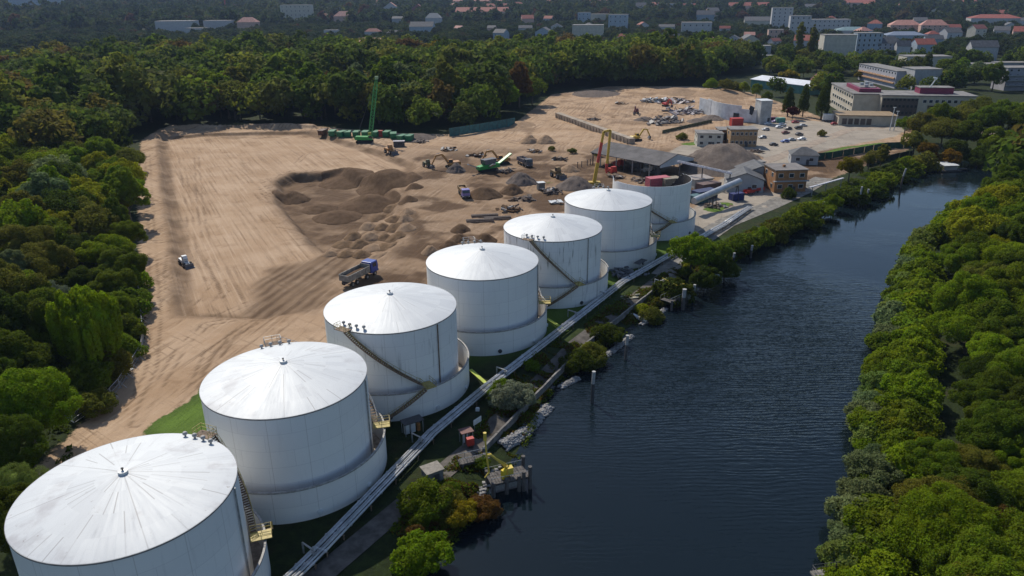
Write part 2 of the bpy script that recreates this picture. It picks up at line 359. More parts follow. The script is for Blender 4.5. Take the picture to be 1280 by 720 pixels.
# ================================================================ paved strips laid on the ground
def strip(name, pts, width, mat, dz=.03, seg=2., kind='structure'):
    """a ribbon following the terrain"""
    P = [Vector((x, y, 0)) for x, y in pts]; out = []
    for a, b in zip(P[:-1], P[1:]):
        n = max(1, int((b-a).length/seg))
        out += [a.lerp(b, i/n) for i in range(n)]
    out.append(P[-1]); V = []; Fq = []
    for i, p in enumerate(out):
        d = (out[min(i+1, len(out)-1)]-out[max(i-1, 0)]).normalized(); nrm = Vector((-d.y, d.x, 0))
        for s in (-1, -.33, .33, 1):
            q = p+nrm*s*width/2; V.append((q.x, q.y, Tz(q.x, q.y)+dz))
    for i in range(len(out)-1):
        for j in range(3): Fq.append((i*4+j, i*4+j+1, (i+1)*4+j+1, (i+1)*4+j))
    m = MB(); m._add(V, Fq); o = m.build(name, mat); return tag(o, kind=kind)
concrete = pm('weathered_concrete', (.20, .185, .165), .3, .4, .9, bump=.02)
dconc = pm('dark_concrete', (.105, .092, .08), .35, .5, .9, bump=.02)
asph = pm('asphalt', (.055, .055, .058), .2, .3, .85)
QUAY = [(-48, 38), (-24.9, 74.9), (-6.8, 103.5), (13.5, 141.9), (39.9, 182)]
strip('quay_path', QUAY, 3.6, dconc, .12)
strip('pavement', W([(830, 345), (868, 305), (905, 280), (960, 258), (1000, 240), (1030, 222)]), 7, concrete, .10)
strip('road', W([(1280, 172), (1140, 156), (1060, 163), (1000, 186), (950, 205)]), 6, pm('dusty_road', (.30, .235, .18), .2, .3, .9), .06)
# car park and yard slabs
def slab(name, poly, mat, dz):
    m = MB(); P = W(poly); n = len(P); m._add([(x, y, Tz(x, y)+dz) for x, y in P], [tuple(range(n))]); o = m.build(name, mat)
    return tag(o, kind='structure')
strip('towpath', [(58, 50), (75, 80), (96, 118), (118, 150), (150, 200), (200, 260)], 3, pm('grey_path', (.2, .19, .17), .2, .4, .9), .10)
# ================================================================ foliage
def leaf_mat(name, ramp=None):
    k = NT(name); oi = k.add('ShaderNodeObjectInfo'); geo_ = k.add('ShaderNodeNewGeometry')
    if ramp:
        cr_ = k.add('ShaderNodeValToRGB'); k.l.new(oi.outputs['Random'], cr_.inputs[0]); el = cr_.color_ramp.elements
        for i, (p, c) in enumerate(ramp):
            e = el[i] if i < 2 else el.new(p); e.position = p; e.color = (*c, 1)
        base = cr_.outputs[0]
    else: base = oi.outputs['Color']
    rnd = geo_.outputs['Random Per Island']
    n = k.noise(k.obj(), .55, 3, .6)
    hs = k.add('ShaderNodeHueSaturation'); k.l.new(base, hs.inputs['Color'])
    k.put(hs, 'Hue', k.math('ADD', k.math('MULTIPLY', k.math('SUBTRACT', n, .5), .07), k.math('ADD', .4925, k.math('MULTIPLY', rnd, .015))))
    k.put(hs, 'Saturation', 1.08)
    k.put(hs, 'Value', k.math('ADD', k.math('MULTIPLY', n, .75), k.math('ADD', .36, k.math('MULTIPLY', rnd, .5))))
    k.l.new(hs.outputs[0], k.b.inputs['Base Color']); k.b.inputs['Roughness'].default_value = .8; k.b.inputs['Specular IOR Level'].default_value = .06
    tr = k.add('ShaderNodeBsdfTranslucent'); k.l.new(hs.outputs[0], tr.inputs['Color'])
    mx = k.add('ShaderNodeMixShader'); mx.inputs[0].default_value = .48
    k.l.new(k.b.outputs[0], mx.inputs[1]); k.l.new(tr.outputs[0], mx.inputs[2]); k.l.new(mx.outputs[0], k.out.inputs[0])
    return k.m
LEAF = leaf_mat('leaves')
CLOUD_SHADE_RAMP = [(0, (.030, .050, .020)), (.25, (.045, .068, .026)), (.5, (.036, .052, .024)), (.7, (.060, .080, .030)), (.85, (.048, .056, .03)), (.95, (.085, .10, .03)), (.985, (.085, .045, .03))]
LEAF_CLOUD_SHADE = leaf_mat('cloud_shaded_leaves', CLOUD_SHADE_RAMP)  # cloud shadow over the far woods, painted as darker leaf tones
LEAF_FAR = leaf_mat('woodland_leaves', [(0, (.058, .085, .016)), (.25, (.095, .135, .024)), (.45, (.07, .095, .024)), (.62, (.14, .18, .03)), (.76, (.10, .11, .034)), (.88, (.18, .20, .034)), (.992, (.12, .075, .03))])
BARK = pm('bark', (.10, .08, .06), .3, 2., .9, bump=.03)

def unit(v): return v/np.maximum(np.linalg.norm(v, axis=1, keepdims=True), 1e-9)
def leaf_quads(C, Nn, size, rng, aspect=1.5):
    """leaf sprays at C facing Nn"""
    n = len(C); t = unit(np.cross(Nn, unit(rng.normal(size=(n, 3))))); b = np.cross(Nn, t)
    s = size*rng.uniform(.55, 1.35, (n, 1)); a = t*s*aspect*.5; c = b*s*.5
    bend = Nn*s*rng.uniform(-.25, .12, (n, 1))
    V = np.stack([C-a*1.0+bend, C-c*.95+a*.12, C+a+bend, C+c*.95+a*.12], 1).reshape(-1, 3)
    return V, np.arange(4*n).reshape(n, 4)
def ico(sub):
    import bmesh
    bm = bmesh.new(); bmesh.ops.create_icosphere(bm, subdivisions=sub, radius=1)
    V = np.array([v.co for v in bm.verts]); F = np.array([[v.index for v in f.verts]+[f.verts[2].index] for f in bm.faces]); bm.free(); return V, F
def crown(name, seed, rx, rz, zc, nclump, nleaf, leaf, cl=(.17, .27), shape='round', jit=.85, mat=None, core=.60):
    """crown of many leaf clumps round an uneven ellipsoid; base of trunk at the origin"""
    rng = np.random.default_rng(seed)
    if shape in ('column', 'cone'):
        lobes = [(np.array([0, 0, 0.]), 1.0)]
    else:
        nl_ = rng.integers(4, 7) if shape != 'willow' else 3; lobes = [(np.array([0, 0, .12]), .62)]
        for q in range(nl_):
            th_ = 2*math.pi*(q+rng.uniform(-.3, .3))/nl_; e = rng.uniform(-.45, .55); rr = rng.uniform(.46, .70)
            lobes.append((np.array([math.cos(th_)*.62*math.sqrt(1-.5*e*e), math.sin(th_)*.62*math.sqrt(1-.5*e*e), e*.75]), rr*.85))
        lobes.append((np.array([rng.uniform(-.2, .2), rng.uniform(-.2, .2), .48]), rng.uniform(.42, .58)))
    tot = sum(r*r for _, r in lobes); Cs = []
    for lc, lr in lobes:
        m_ = max(5, int(nclump*1.25*lr*lr/tot)); d = unit(rng.normal(size=(m_*6, 3))); d = d[d[:, 2] > -.7]; keep = [d[0]]
        for v in d[1:]:
            if len(keep) >= m_: break
            if min(np.linalg.norm(v-q) for q in keep) > 1.7/math.sqrt(m_): keep.append(v)
        d = np.array(keep); c_ = lc+d*lr*rng.uniform(.72, 1.05, (len(d), 1))
        for l2, r2 in lobes:
            if l2 is not lc: c_ = c_[np.linalg.norm(c_-l2, axis=1) > r2*.72]
        Cs.append(c_)
    C = np.concatenate(Cs)*np.array([rx, rx, rz]); n = len(C)
    if shape == 'cone': C[:, :2] *= (1.15-.85*(C[:, 2:3]/rz*.5+.5))
    cr_ = rng.uniform(cl[0], cl[1], n)*rx*(1 if shape in ('column', 'cone') else .86)
    C[:, 2] += zc
    # leaves over clump spheres
    per = max(4, int(nleaf/n)); Ls = []; Ns = []
    for i in range(n):
        u = unit(rng.normal(size=(per*2, 3))); out = unit((C[i]-np.array([0, 0, zc-rz*.3]))[None])[0]
        u = u[(u @ out) > -.35][:per]
        if shape == 'willow':
            p = C[i]+u*cr_[i]*np.array([.8, .8, 1.0]); p[:, 2] -= rng.uniform(0, 1, len(p))**1.3*rz*.75
            nn = unit(u*np.array([1, 1, .15])+rng.normal(size=u.shape)*.25)
        else:
            p = C[i]+u*cr_[i]*rng.uniform(.62, 1.28, (len(u), 1))*np.array([1, 1, .85])
            nn = unit(u+rng.normal(size=u.shape)*jit+np.array([0, 0, .25]))
        Ls.append(p); Ns.append(nn)
    P = np.concatenate(Ls); N = np.concatenate(Ns)
    # drop leaves buried in other clumps
    bur = np.zeros(len(P), bool)
    for i in range(n): bur |= np.linalg.norm((P-C[i])/np.array([1, 1, .85]), axis=1) < cr_[i]*.72
    if shape != 'willow': P = P[~bur]; N = N[~bur]
    P[:, 2] = np.maximum(P[:, 2], .35)
    V, F = leaf_quads(P, N, leaf, rng, 1.5 if shape != 'willow' else 2.6)
    iv, fi = ico(2)  # hidden core added to block light leaking through the crown
    iv = iv*np.array([rx, rx, rz])*core*(1+.12*np.sin(iv[:, :1]*5+seed)*np.cos(iv[:, 1:2]*4)); 
    if shape == 'cone': iv[:, :2] *= (1.1-.8*(iv[:, 2:3]/(rz*core)*.5+.5))
    iv[:, 2] += zc
    o = len(V); tri = fi[:, :3]
    me = bpy.data.meshes.new(name)
    Vall = np.concatenate([V, iv]).astype(np.float32)
    me.vertices.add(len(Vall)); me.vertices.foreach_set('co', Vall.ravel())
    loops = np.concatenate([F.ravel(), (tri+o).ravel()]).astype(np.int32)
    me.loops.add(len(loops)); me.loops.foreach_set('vertex_index', loops)
    st = np.concatenate([np.arange(len(F))*4, len(F)*4+np.arange(len(tri))*3]).astype(np.int32)
    me.polygons.add(len(st)); me.polygons.foreach_set('loop_start', st)
    me.materials.append(mat or LEAF); me.update(calc_edges=True); return me
def trunk_mesh(name, h, r, seed, rx):
    rng = random.Random(seed); m = MB()
    pts = [(0, 0, -.6), (rng.uniform(-.2, .2), rng.uniform(-.2, .2), h*.35), (rng.uniform(-.4, .4), rng.uniform(-.4, .4), h*.7)]
    m.tube(pts[0], pts[1], r*1.25, 7, r*.85); m.tube(pts[1], pts[2], r*.85, 7, r*.4)
    for i in range(5):
        a = i*1.256+rng.uniform(-.3, .3); p = Vector(pts[1]).lerp(Vector(pts[2]), rng.uniform(0, .8)); L = rx*rng.uniform(.5, .8)
        m.tube(p, p+Vector((math.cos(a)*L, math.sin(a)*L, h*.2)), r*.38, 5, r*.1)
    me_o = m.build(name, BARK); me = me_o.data; bpy.data.objects.remove(me_o); return me
# species: (rx, rz, zc, h, trunk r, kwargs); near / middle / far leaf size
SPEC = {
 'round': dict(rx=6.2, rz=5.6, zc=9.2, ncl=110), 'broad': dict(rx=7.4, rz=5.2, zc=8.8, ncl=152), 'oval': dict(rx=5.0, rz=7.4, zc=10.6, ncl=110),
 'lumpy': dict(rx=6.6, rz=6.2, zc=9.6, ncl=72, cl=(.20, .31)), 'willow': dict(rx=6.2, rz=6.4, zc=10.0, ncl=83, shape='willow'),
 'column': dict(rx=2.7, rz=11.0, zc=12.2, ncl=133, cl=(.24, .4)), 'cone': dict(rx=3.6, rz=8.6, zc=9.2, ncl=114, shape='cone', cl=(.18, .3)),
 'bush': dict(rx=2.6, rz=1.9, zc=1.5, ncl=57, cl=(.2, .34)), 'feathery': dict(rx=5.4, rz=5.6, zc=8.2, ncl=114, jit=.8)}
LODS = {'near': (52000, .235), 'mid': (15000, .38), 'far': (3600, .80)}
CROWN = {}; TRUNK = {}
def get_crown(sp, lod, v):
    key = (sp, lod, v)
    if key not in CROWN:
        s = SPEC[sp]; nl, ls = LODS[lod]
        area = s['rx']*s['rz']/(6.2*5.6)
        CROWN[key] = crown(f'crown_{sp}', len(sp)*13+v*101+7, s['rx'], s['rz'], s['zc'], s['ncl'], int(nl*max(.2, area)), ls*(.8 if sp in ('bush', 'cone', 'column') else 1)*(.62 if sp == 'feathery' else 1), s.get('cl', (.17, .27)), s.get('shape', 'round'), s.get('jit', .55))
    return CROWN[key]
def get_trunk(sp, v):
    if (sp, v) not in TRUNK:
        s = SPEC[sp]; TRUNK[(sp, v)] = trunk_mesh(f'trunk_{sp}', s['zc']+s['rz']*.4, .14 if sp == 'bush' else .38, v*31+len(sp), s['rx'])
    return TRUNK[(sp, v)]
COLR = {'dark green': (0.064, 0.088, 0.014), 'deep green': (0.095, 0.13, 0.018), 'mid green': (0.13, 0.178, 0.022), 'fresh green': (0.165, 0.225, 0.024), 'yellow green': (0.235, 0.25, 0.028),
        'olive green': (0.14, 0.142, 0.028), 'grey green': (.15, .19, .085), 'silver green': (.16, .19, .13), 'rust brown': (.125, .075, .026), 'golden yellow': (.20, .17, .025), 'dark red': (.055, .014, .014), 'pale green': (.17, .225, .06), 'orange tinged': (.17, .11, .022)}
TREE_XY = []; USED = set()
def tree(x, y, sp, tone, s=1., lod='mid', zone='', label=None, group=None, cat=None, name=None, sz=None, top=None, minz=None):
    if zone == 'on the right bank' and y < 130: s *= .74
    v = random.randrange(3); z = Tz(x, y) if minz is None else minz
    nm = name or {'round': 'broadleaf_tree', 'broad': 'broadleaf_tree', 'oval': 'broadleaf_tree', 'lumpy': 'broadleaf_tree', 'willow': 'weeping_willow', 'column': 'poplar_tree', 'cone': 'cypress_tree', 'bush': 'bush', 'feathery': 'willow_tree'}[sp]
    ct = cat or {'bush': 'bush'}.get(sp, 'tree')
    if not label:
        px, py = proj(x, y, z+SPEC[sp]['zc']*s)
        shape = {'round': 'round', 'broad': 'broad', 'oval': 'tall', 'lumpy': 'lumpy', 'willow': 'weeping', 'column': 'columnar', 'cone': 'pointed', 'bush': 'low', 'feathery': 'feathery'}[sp]
        a, b_ = px/12.8, py/7.2
        where = f'{a:.0f}% across, {max(b_, 0):.0f}% down the photo'
        if not (0 <= a <= 100 and b_ <= 100): where = f"cut by the {'left' if a < 0 else 'right' if a > 100 else 'lower'} edge, {min(max(b_, 0), 100):.0f}% down"
        label = f"{tone} {shape} {'bush' if ct == 'bush' else 'tree'} {zone}, {where}"
        while label in USED: 
            b_ += .4; label = f"{tone} {shape} {'bush' if ct == 'bush' else 'tree'} {zone}, {a:.1f}% across, {b_:.1f}% down the photo"
        USED.add(label)
    t = thing(nm, label, ct, (x, y, z), random.uniform(0, 6.28), group, (s*random.uniform(.93, 1.07), s*random.uniform(.93, 1.07), sz or s*random.uniform(.9, 1.12)))
    link('trunk', get_trunk(sp, v), t)
    c = link('crown', get_crown(sp, lod, v), t)
    b = COLR[tone]; j = random.uniform(.82, 1.18)
    c.color = (min(1, b[0]*j*random.uniform(.92, 1.1)), b[1]*j, b[2]*j, 1)
    TREE_XY.append((x, y)); return t
def pick(ws): 
    r = random.random()*sum(w for _, w in ws)
    for a, w in ws:
        r -= w
        if r <= 0: return a
    return ws[-1][0]
def scatter(poly, step, zone, group, tones, species, smin, smax, lod, limit=999, avoid=lambda x, y: False, jit=.42, order=None):
    xs = [p[0] for p in poly]; ys = [p[1] for p in poly]; pts = []
    y = min(ys); r = 0
    while y < max(ys):
        x = min(xs)+(step/2 if r % 2 else 0)
        while x < max(xs):
            pts.append((x+random.uniform(-jit, jit)*step, y+random.uniform(-jit, jit)*step)); x += step
        y += step*.88; r += 1
    A = np.array(pts); ok = sdf(A[:, 0], A[:, 1], poly) < 0; A = A[ok]
    A = sorted(map(tuple, A), key=order or (lambda p: p[1])); n = 0
    for x, y in A:
        if n >= limit or avoid(x, y): continue
        px, py = proj(x, y, 9)
        if px < -70 or px > 1350 or py > 800: continue
        tree(x, y, pick(species), pick(tones), random.uniform(smin, smax), lod if isinstance(lod, str) else lod(x, y), zone, None, group); n += 1
    return n
SP = [('round', 4), ('broad', 2.5), ('oval', 2.5), ('lumpy', 3)]
TW = [('dark green', 1.2), ('deep green', 3.4), ('mid green', 4.4), ('fresh green', 2.6), ('yellow green', 1.6), ('olive green', 2.), ('grey green', 1), ('rust brown', .22)]
# ---- left wood, west of the site fence
LW = [(-66, 92), (-79, 116), (-86, 150), (-104, 195), (-135, 262), (-189, 377), (-192, 425), (-330, 420), (-330, 300), (-190, 190), (-110, 92)]
spec_left = [  # px, py (base), species, tone, scale, label
 (38, 648, 'feathery', 'pale green', .62, 'pale green bushy willow at the lower left beside the nearest tank'),
 (45, 560, 'round', 'fresh green', .98, 'fresh green clumpy tree above the pale willow on the left edge'),
 (128, 468, 'willow', 'fresh green', 1.0, 'big fresh green weeping tree hanging over the site fence'),
 (68, 398, 'feathery', 'silver green', .72, 'silver grey feathery tree in the left wood'),
 (118, 515, 'bush', 'olive green', 1.2, 'olive bush with red berries or litter by the fence bend'),
 (20, 700, 'round', 'dark green', .7, 'dark tree left of the nearest tank at the picture edge'),
 (150, 412, 'round', 'mid green', .62, 'mid green tree at the mesh fence right of the big weeping tree'), (152, 372, 'lumpy', 'deep green', .8, 'deep green tree behind the upper end of the mesh fence'), (140, 345, 'round', 'fresh green', .85, 'fresh green tree left of the mesh fence top'),
 (2, 470, 'round', 'dark green', 1.1, 'dark tree at the left edge beneath the silver grey tree')]
spec_left += [(162, 425, 'bush', 'deep green', 1.5, 'deep green bush inside the fence, nearest the weeping tree'), (152, 448, 'bush', 'mid green', 1.6, 'mid green bush inside the fence bend'), (138, 470, 'bush', 'olive green', 1.5, 'olive bush inside the lower fence bend'), (140, 432, 'bush', 'dark green', 1.9, 'dark bush under the weeping tree'),
 (160, 395, 'bush', 'mid green', 1.9, 'mid green bush at the middle of the mesh fence'), (163, 362, 'bush', 'fresh green', 1.9, 'fresh green bush at the top end of the mesh fence'), (148, 385, 'round', 'deep green', .7, 'deep green tree between weeping tree and mesh fence'), (112, 492, 'bush', 'deep green', 1.7, 'deep green bush left of the red flecked bush'), (164, 320, 'round', 'mid green', .7, 'mid green tree leaning over the path above the mesh fence')]
sp_xy = []
for px, py, sp, tone, s, lb in spec_left:
    p = at(px, py); sp_xy.append((p.x, p.y)); tree(p.x, p.y, sp, tone, s, 'near', label=lb, group='trees of the left wood' if sp != 'bush' else None)
nl = scatter(LW, 10.6, 'in the left wood', 'trees of the left wood', TW, SP, .68, 1.2, lambda x, y: 'near' if y < 190 else 'mid', 104,
        lambda x, y: any(math.hypot(x-a, y-b) < 7.5 for a, b in sp_xy) or (y < 130 and x > -72))
# ---- right bank wood
RB = [(44, 58), (50, 76), (72, 106), (94, 142), (114, 178), (138, 213), (168, 248), (190, 254), (280, 254), (300, 250), (250, 230), (180, 140), (120, 80), (90, 50)]
TR = [('deep green', 3), ('mid green', 4.5), ('fresh green', 4), ('olive green', 2), ('yellow green', .6), ('dark green', .8)]
path_pts = [(58, 50), (75, 80), (96, 118)]
nr = scatter(RB, 7.9, 'on the right bank', 'trees of the right bank wood', TR, [('round', 4), ('lumpy', 4), ('broad', 2)], .62, 1.0, lambda x, y: 'near' if y < 190 else 'mid', 92,
        lambda x, y: pdist(np.array([x]), np.array([y]), path_pts)[0] < 2.2 or (x+y < 108))
tb = at(1235, 690); tree(tb.x, tb.y, 'round', 'rust brown', .5, 'near', label='small rust brown tree beside the grey path at the lower right', group='trees of the right bank wood')
# shrubs hanging over the right shore
n = 0
for i, (a, b) in enumerate(zip(SHORE_R[::-1][:-1], SHORE_R[::-1][1:])):
    L = math.hypot(b[0]-a[0], b[1]-a[1]); m = int(L/2.9)
    for j in range(m):
        t = (j+.5)/m; x = a[0]+(b[0]-a[0])*t; y = a[1]+(b[1]-a[1])*t
        if y < 66 or y > 245: continue
        tree(x+random.uniform(.5, 2.5), y-random.uniform(.5, 2), 'bush', pick([('pale green', 4), ('mid green', 2), ('grey green', 3), ('fresh green', 2)]), random.uniform(.75, 1.45), 'near' if y < 140 else 'mid', 'over the right shore', None, 'bushes along the right shore')
        if random.random() < .55:
            tree(x+random.uniform(4, 6), y-random.uniform(2, 4), 'bush', pick([('fresh green', 3), ('mid green', 3), ('yellow green', 1)]), random.uniform(1.2, 1.8), 'near' if y < 140 else 'mid', 'behind the right shore', None, 'bushes along the right shore')
# ---- wood behind the site
BW = W([(150, 163), (205, 152), (395, 150), (480, 156), (560, 150), (640, 145), (688, 128), (700, 112), (800, 104), (870, 104), (880, 96), (760, 88), (600, 88), (300, 92), (100, 100)])
TB = [('dark green', 2.5), ('deep green', 4), ('mid green', 3.5), ('olive green', 2.5), ('yellow green', .8), ('grey green', 1.5), ('rust brown', .12)]
nb = scatter(BW, 15.5, 'behind the sand field', 'trees of the wood behind the site', TB, SP+[('oval', 3)], 1.05, 1.75, 'far', 84)
# ---- far-right riverside trees
for px, py, sp, tone, s in [(1085, 212, 'feathery', 'olive green', .6), (1100, 208, 'oval', 'olive green', .6), (1140, 196, 'round', 'olive green', .75), (1158, 202, 'round', 'orange tinged', .62), (1184, 205, 'round', 'orange tinged', .66), (1175, 186, 'broad', 'olive green', 1.0),
    (1205, 190, 'lumpy', 'deep green', 1.), (1150, 178, 'lumpy', 'olive green', .95), (1172, 168, 'round', 'mid green', 1.), (1200, 168, 'broad', 'olive green', 1.1), (1228, 176, 'round', 'deep green', 1.1), (1240, 196, 'lumpy', 'mid green', .9), (1262, 200, 'round', 'olive green', .9),
    (1268, 178, 'lumpy', 'deep green', 1.1), (1285, 190, 'round', 'mid green', 1.), (1222, 158, 'broad', 'olive green', 1.1), (1250, 162, 'round', 'mid green', 1.1), (1278, 160, 'lumpy', 'fresh green', 1.), (1300, 205, 'broad', 'deep green', 1.), (1222, 204, 'round', 'dark green', .8), (1195, 200, 'round', 'dark green', .7),
    (1130, 168, 'round', 'mid green', .65), (1142, 162, 'bush', 'grey green', 2.2), (1310, 172, 'broad', 'mid green', 1.1)]:
    p = at(px, py); tree(p.x, p.y, sp, tone, s, 'mid', 'on the far canal bend', None, 'trees at the far bend of the canal')
# ---- yard and street trees around the car park
for px, py, sp, tone, s, lb in [
  (888, 116, 'round', 'fresh green', .75, 'fresh green tree at the head of the demolition yard'), (906, 118, 'round', 'olive green', .7, 'olive tree right of the fresh green yard tree'), (930, 118, 'round', 'yellow green', .58, 'bright yellow green tree behind the white demolished tank'),
  (945, 122, 'lumpy', 'mid green', .52, 'mid green tree behind the white tower block of the yard'), (958, 128, 'round', 'deep green', .5, 'deep green tree left of the first cypress'), (918, 116, 'bush', 'olive green', 2., 'olive shrub between the yard trees'),
  (984, 146, 'cone', 'dark green', .95, 'dark cypress behind the car park, left of three'), (1003, 146, 'cone', 'dark green', .95, 'dark cypress behind the car park, middle of three'), (1026, 150, 'cone', 'dark green', 1.1, 'tallest dark cypress right of the car park beside the office'),
  (990, 150, 'round', 'dark red', .5, 'dark red tree beside the parked cars'), (996, 80, 'column', 'olive green', 1.6, 'tall columnar poplar, left one of the pair'), (1012, 80, 'column', 'olive green', 1.55, 'tall columnar poplar, right one of the pair'),
  (1040, 97, 'broad', 'mid green', .95, 'broad green tree in front of the residential block'), (1020, 92, 'round', 'olive green', .75, 'olive tree left of the broad tree by the residential block'), (978, 96, 'round', 'fresh green', .7, 'fresh green tree behind the white warehouse'), (1004, 97, 'round', 'golden yellow', .8, 'golden tree behind the white house with red roof'),
  (962, 93, 'lumpy', 'mid green', 1., 'mid green lumpy tree at the left of the golden tree'), (985, 101, 'bush', 'golden yellow', 2.6, 'golden shrub next to the white house'), (1072, 100, 'round', 'golden yellow', .5, 'golden tree in front of the residential block'), (1110, 104, 'round', 'olive green', .45, 'olive round tree before the block with orange balconies'),
  (1155, 104, 'cone', 'dark green', 1.3, 'dark spruce behind the office roof'), (1178, 98, 'round', 'mid green', 1.1, 'mid green tree right of the dark spruce'), (1200, 98, 'oval', 'fresh green', 1., 'fresh green oval tree behind the office'), (1218, 104, 'round', 'grey green', 1.2, 'grey green tree right of the office'), (1240, 114, 'lumpy', 'mid green', 1.1, 'mid green tree before the apartment balconies'),
  (1190, 108, 'broad', 'grey green', .7, 'low grey green tree along the office roof'), (900, 82, 'lumpy', 'deep green', 1.4, 'large deep green tree behind the yard end'), (925, 80, 'broad', 'mid green', 1.4, 'large mid green tree behind the long grey shed'), (1041, 120, 'round', 'yellow green', .35, 'small yellow tree at the office corner'),
  (545, 88, 'round', 'golden yellow', 1.9, 'bright golden tree standing above the back wood'), (490, 96, 'round', 'golden yellow', 1.2, 'golden tree right of the pink roofed building'), (83, 88, 'round', 'rust brown', 1.5, 'rust brown crown above the far left wood')]:
    p = at(px, py); tree(p.x, p.y, sp, tone, s, 'mid' if py > 110 else 'far', label=lb, group=None)
# ---- plants of the left bank
for px, py, sp, tone, s, lb in [
  (530, 705, 'bush', 'fresh green', 1.35, 'bright green bush leaning over the water near the picture foot'), (532, 640, 'bush', 'mid green', 1.35, 'mid green bush beside the little bank hut'), (556, 642, 'bush', 'olive green', 1.1, 'olive bush right of the little bank hut'), (575, 648, 'bush', 'golden yellow', .95, 'yellow bush by the near jetty'),
  (600, 640, 'bush', 'rust brown', .9, 'reddish bush under the near jetty'), (642, 512, 'bush', 'silver green', 1.3, 'pale silvery willow bush above the stone bank'), (628, 500, 'bush', 'mid green', 1., 'small green bush left of the silvery bush'), (736, 448, 'bush', 'olive green', 1.2, 'olive bush above the second stone strip'),
  (722, 455, 'bush', 'dark green', 1.3, 'dark bush at the foot of the low wall'), (760, 425, 'bush', 'dark green', 1.2, 'dark bush right of the olive bush'), (815, 396, 'bush', 'olive green', 1.0, 'olive brown bush at the far jetty'),
  (862, 345, 'round', 'fresh green', .78, 'big fresh green tree at the end of the tank row'), (885, 343, 'round', 'mid green', .72, 'mid green tree right of the big bank tree'), (880, 362, 'lumpy', 'dark green', .5, 'dark low tree below the big bank tree'), (905, 345, 'lumpy', 'deep green', .55, 'deep green low tree on the waterline'), (842, 372, 'bush', 'dark green', 1.8, 'dark bush between far jetty and big bank tree'),
  (918, 318, 'round', 'mid green', .36, 'mid green round bush on the bank, nearest of the hedge'), (932, 312, 'bush', 'deep green', 1.7, 'deep green bush of the bank hedge, second from the tanks'), (950, 303, 'bush', 'mid green', 1.5, 'mid green bush of the bank hedge, third from the tanks'), (968, 297, 'bush', 'olive green', 1.6, 'olive bush of the bank hedge, fourth from the tanks'), (985, 288, 'bush', 'deep green', 1.5, 'deep green bush of the bank hedge, fifth from the tanks'),
  (1003, 280, 'bush', 'mid green', 2., 'mid green bush of the bank hedge, sixth from the tanks'), (1022, 270, 'bush', 'fresh green', 1.8, 'fresh green bush of the bank hedge by the first mooring post'), (1040, 262, 'round', 'fresh green', .42, 'large fresh green bush behind the paired mooring posts'), (1060, 230, 'round', 'golden yellow', .62, 'round yellow green tree alone on the bank near the green fence'),
  (1062, 252, 'bush', 'dark green', 2., 'dark bush behind the paired posts'), (1085, 243, 'bush', 'deep green', 2., 'deep green bush on the far bank under the green fence'), (1102, 232, 'bush', 'mid green', 2., 'mid green bush right of the deep green one on the far bank'), (1118, 222, 'bush', 'deep green', 2.1, 'deep green bush by the farthest mooring post'), (1135, 215, 'bush', 'mid green', 2.2, 'mid green bush left of the boathouse'), (1155, 210, 'bush', 'olive green', 2.1, 'olive bush behind the boathouse jetty'),
  (985, 250, 'bush', 'dark green', 1., 'small dark shrub before the orange brick house')]:
    p = at(px, py, -.6); tree(p.x, p.y, sp, tone, s, 'near' if py > 380 else 'mid', label=lb)
n = 0; rb_ = random.Random(21)
for a_, b_2 in zip(SHORE_L[1:6], SHORE_L[2:7]):
    L = math.hypot(b_2[0]-a_[0], b_2[1]-a_[1]); dx, dy = (b_2[0]-a_[0])/L, (b_2[1]-a_[1])/L
    for j in range(int(L/1.9)):
        if rb_.random() < .12: continue
        o = rb_.uniform(1.2, 7.5); q = (j+rb_.random())*1.9; x = a_[0]+dx*q-dy*o; y = a_[1]+dy*q+dx*o
        if 83 < y < 106 and o < 4.5: continue
        if pdist(np.array([x]), np.array([y]), QUAY)[0] < 3.2: continue
        tree(x, y, 'bush', pick([('deep green', 3), ('olive green', 3), ('mid green', 2), ('dark green', 2), ('yellow green', .8), ('rust brown', .5)]), rb_.uniform(.32, .72), 'near' if y < 130 else 'mid', 'on the left bank', None, 'bushes on the left bank slope')
# low undergrowth of the left bank slope: one uncountable mass of leafy tufts
def undergrowth(name, path, off, n, leaf, tones, hmax, seed):
    rng = np.random.default_rng(seed); P = np.array(path); seg = np.diff(P, axis=0); L = np.hypot(seg[:, 0], seg[:, 1]); cum = np.concatenate([[0], np.cumsum(L)])
    t = rng.uniform(0, cum[-1], n); i = np.searchsorted(cum, t)-1; i = np.clip(i, 0, len(L)-1); f = (t-cum[i])/L[i]
    base = P[i]+seg[i]*f[:, None]; nr = np.stack([-seg[i][:, 1], seg[i][:, 0]], 1)/L[i][:, None]
    o = rng.uniform(off[0], off[1], n); xy = base+nr*o[:, None]
    clump = fbm(xy[:, 0]/3.0, xy[:, 1]/3.0, 3); keep = clump > .42; xy = xy[keep]; clump = clump[keep]
    z = T(xy[:, 0], xy[:, 1]); h = (clump-.40)*hmax*4*rng.uniform(.1, 1, len(xy))
    C = np.stack([xy[:, 0], xy[:, 1], z+h], 1); N = unit(rng.normal(size=C.shape)*.6+np.array([0, 0, .8]))
    V, F = leaf_quads(C, N, leaf, rng, 1.6); o_ = link(name, np_mesh(name, V, F, [LEAF])); o_.color = (*COLR[tones], 1)
    tag(o_, f'{tones} weeds and undergrowth covering the bank slope', 'undergrowth', kind='stuff'); return o_
undergrowth('bank_undergrowth', SHORE_L[1:9], (.5, 9.5), 60000, .30, 'deep green', .9, 5)
undergrowth('dry_undergrowth', SHORE_L[1:7], (1.5, 9), 42000, .28, 'rust brown', .7, 15)
undergrowth('shore_undergrowth', SHORE_R[5:10], (.2, 6), 26000, .34, 'mid green', 1.0, 6)
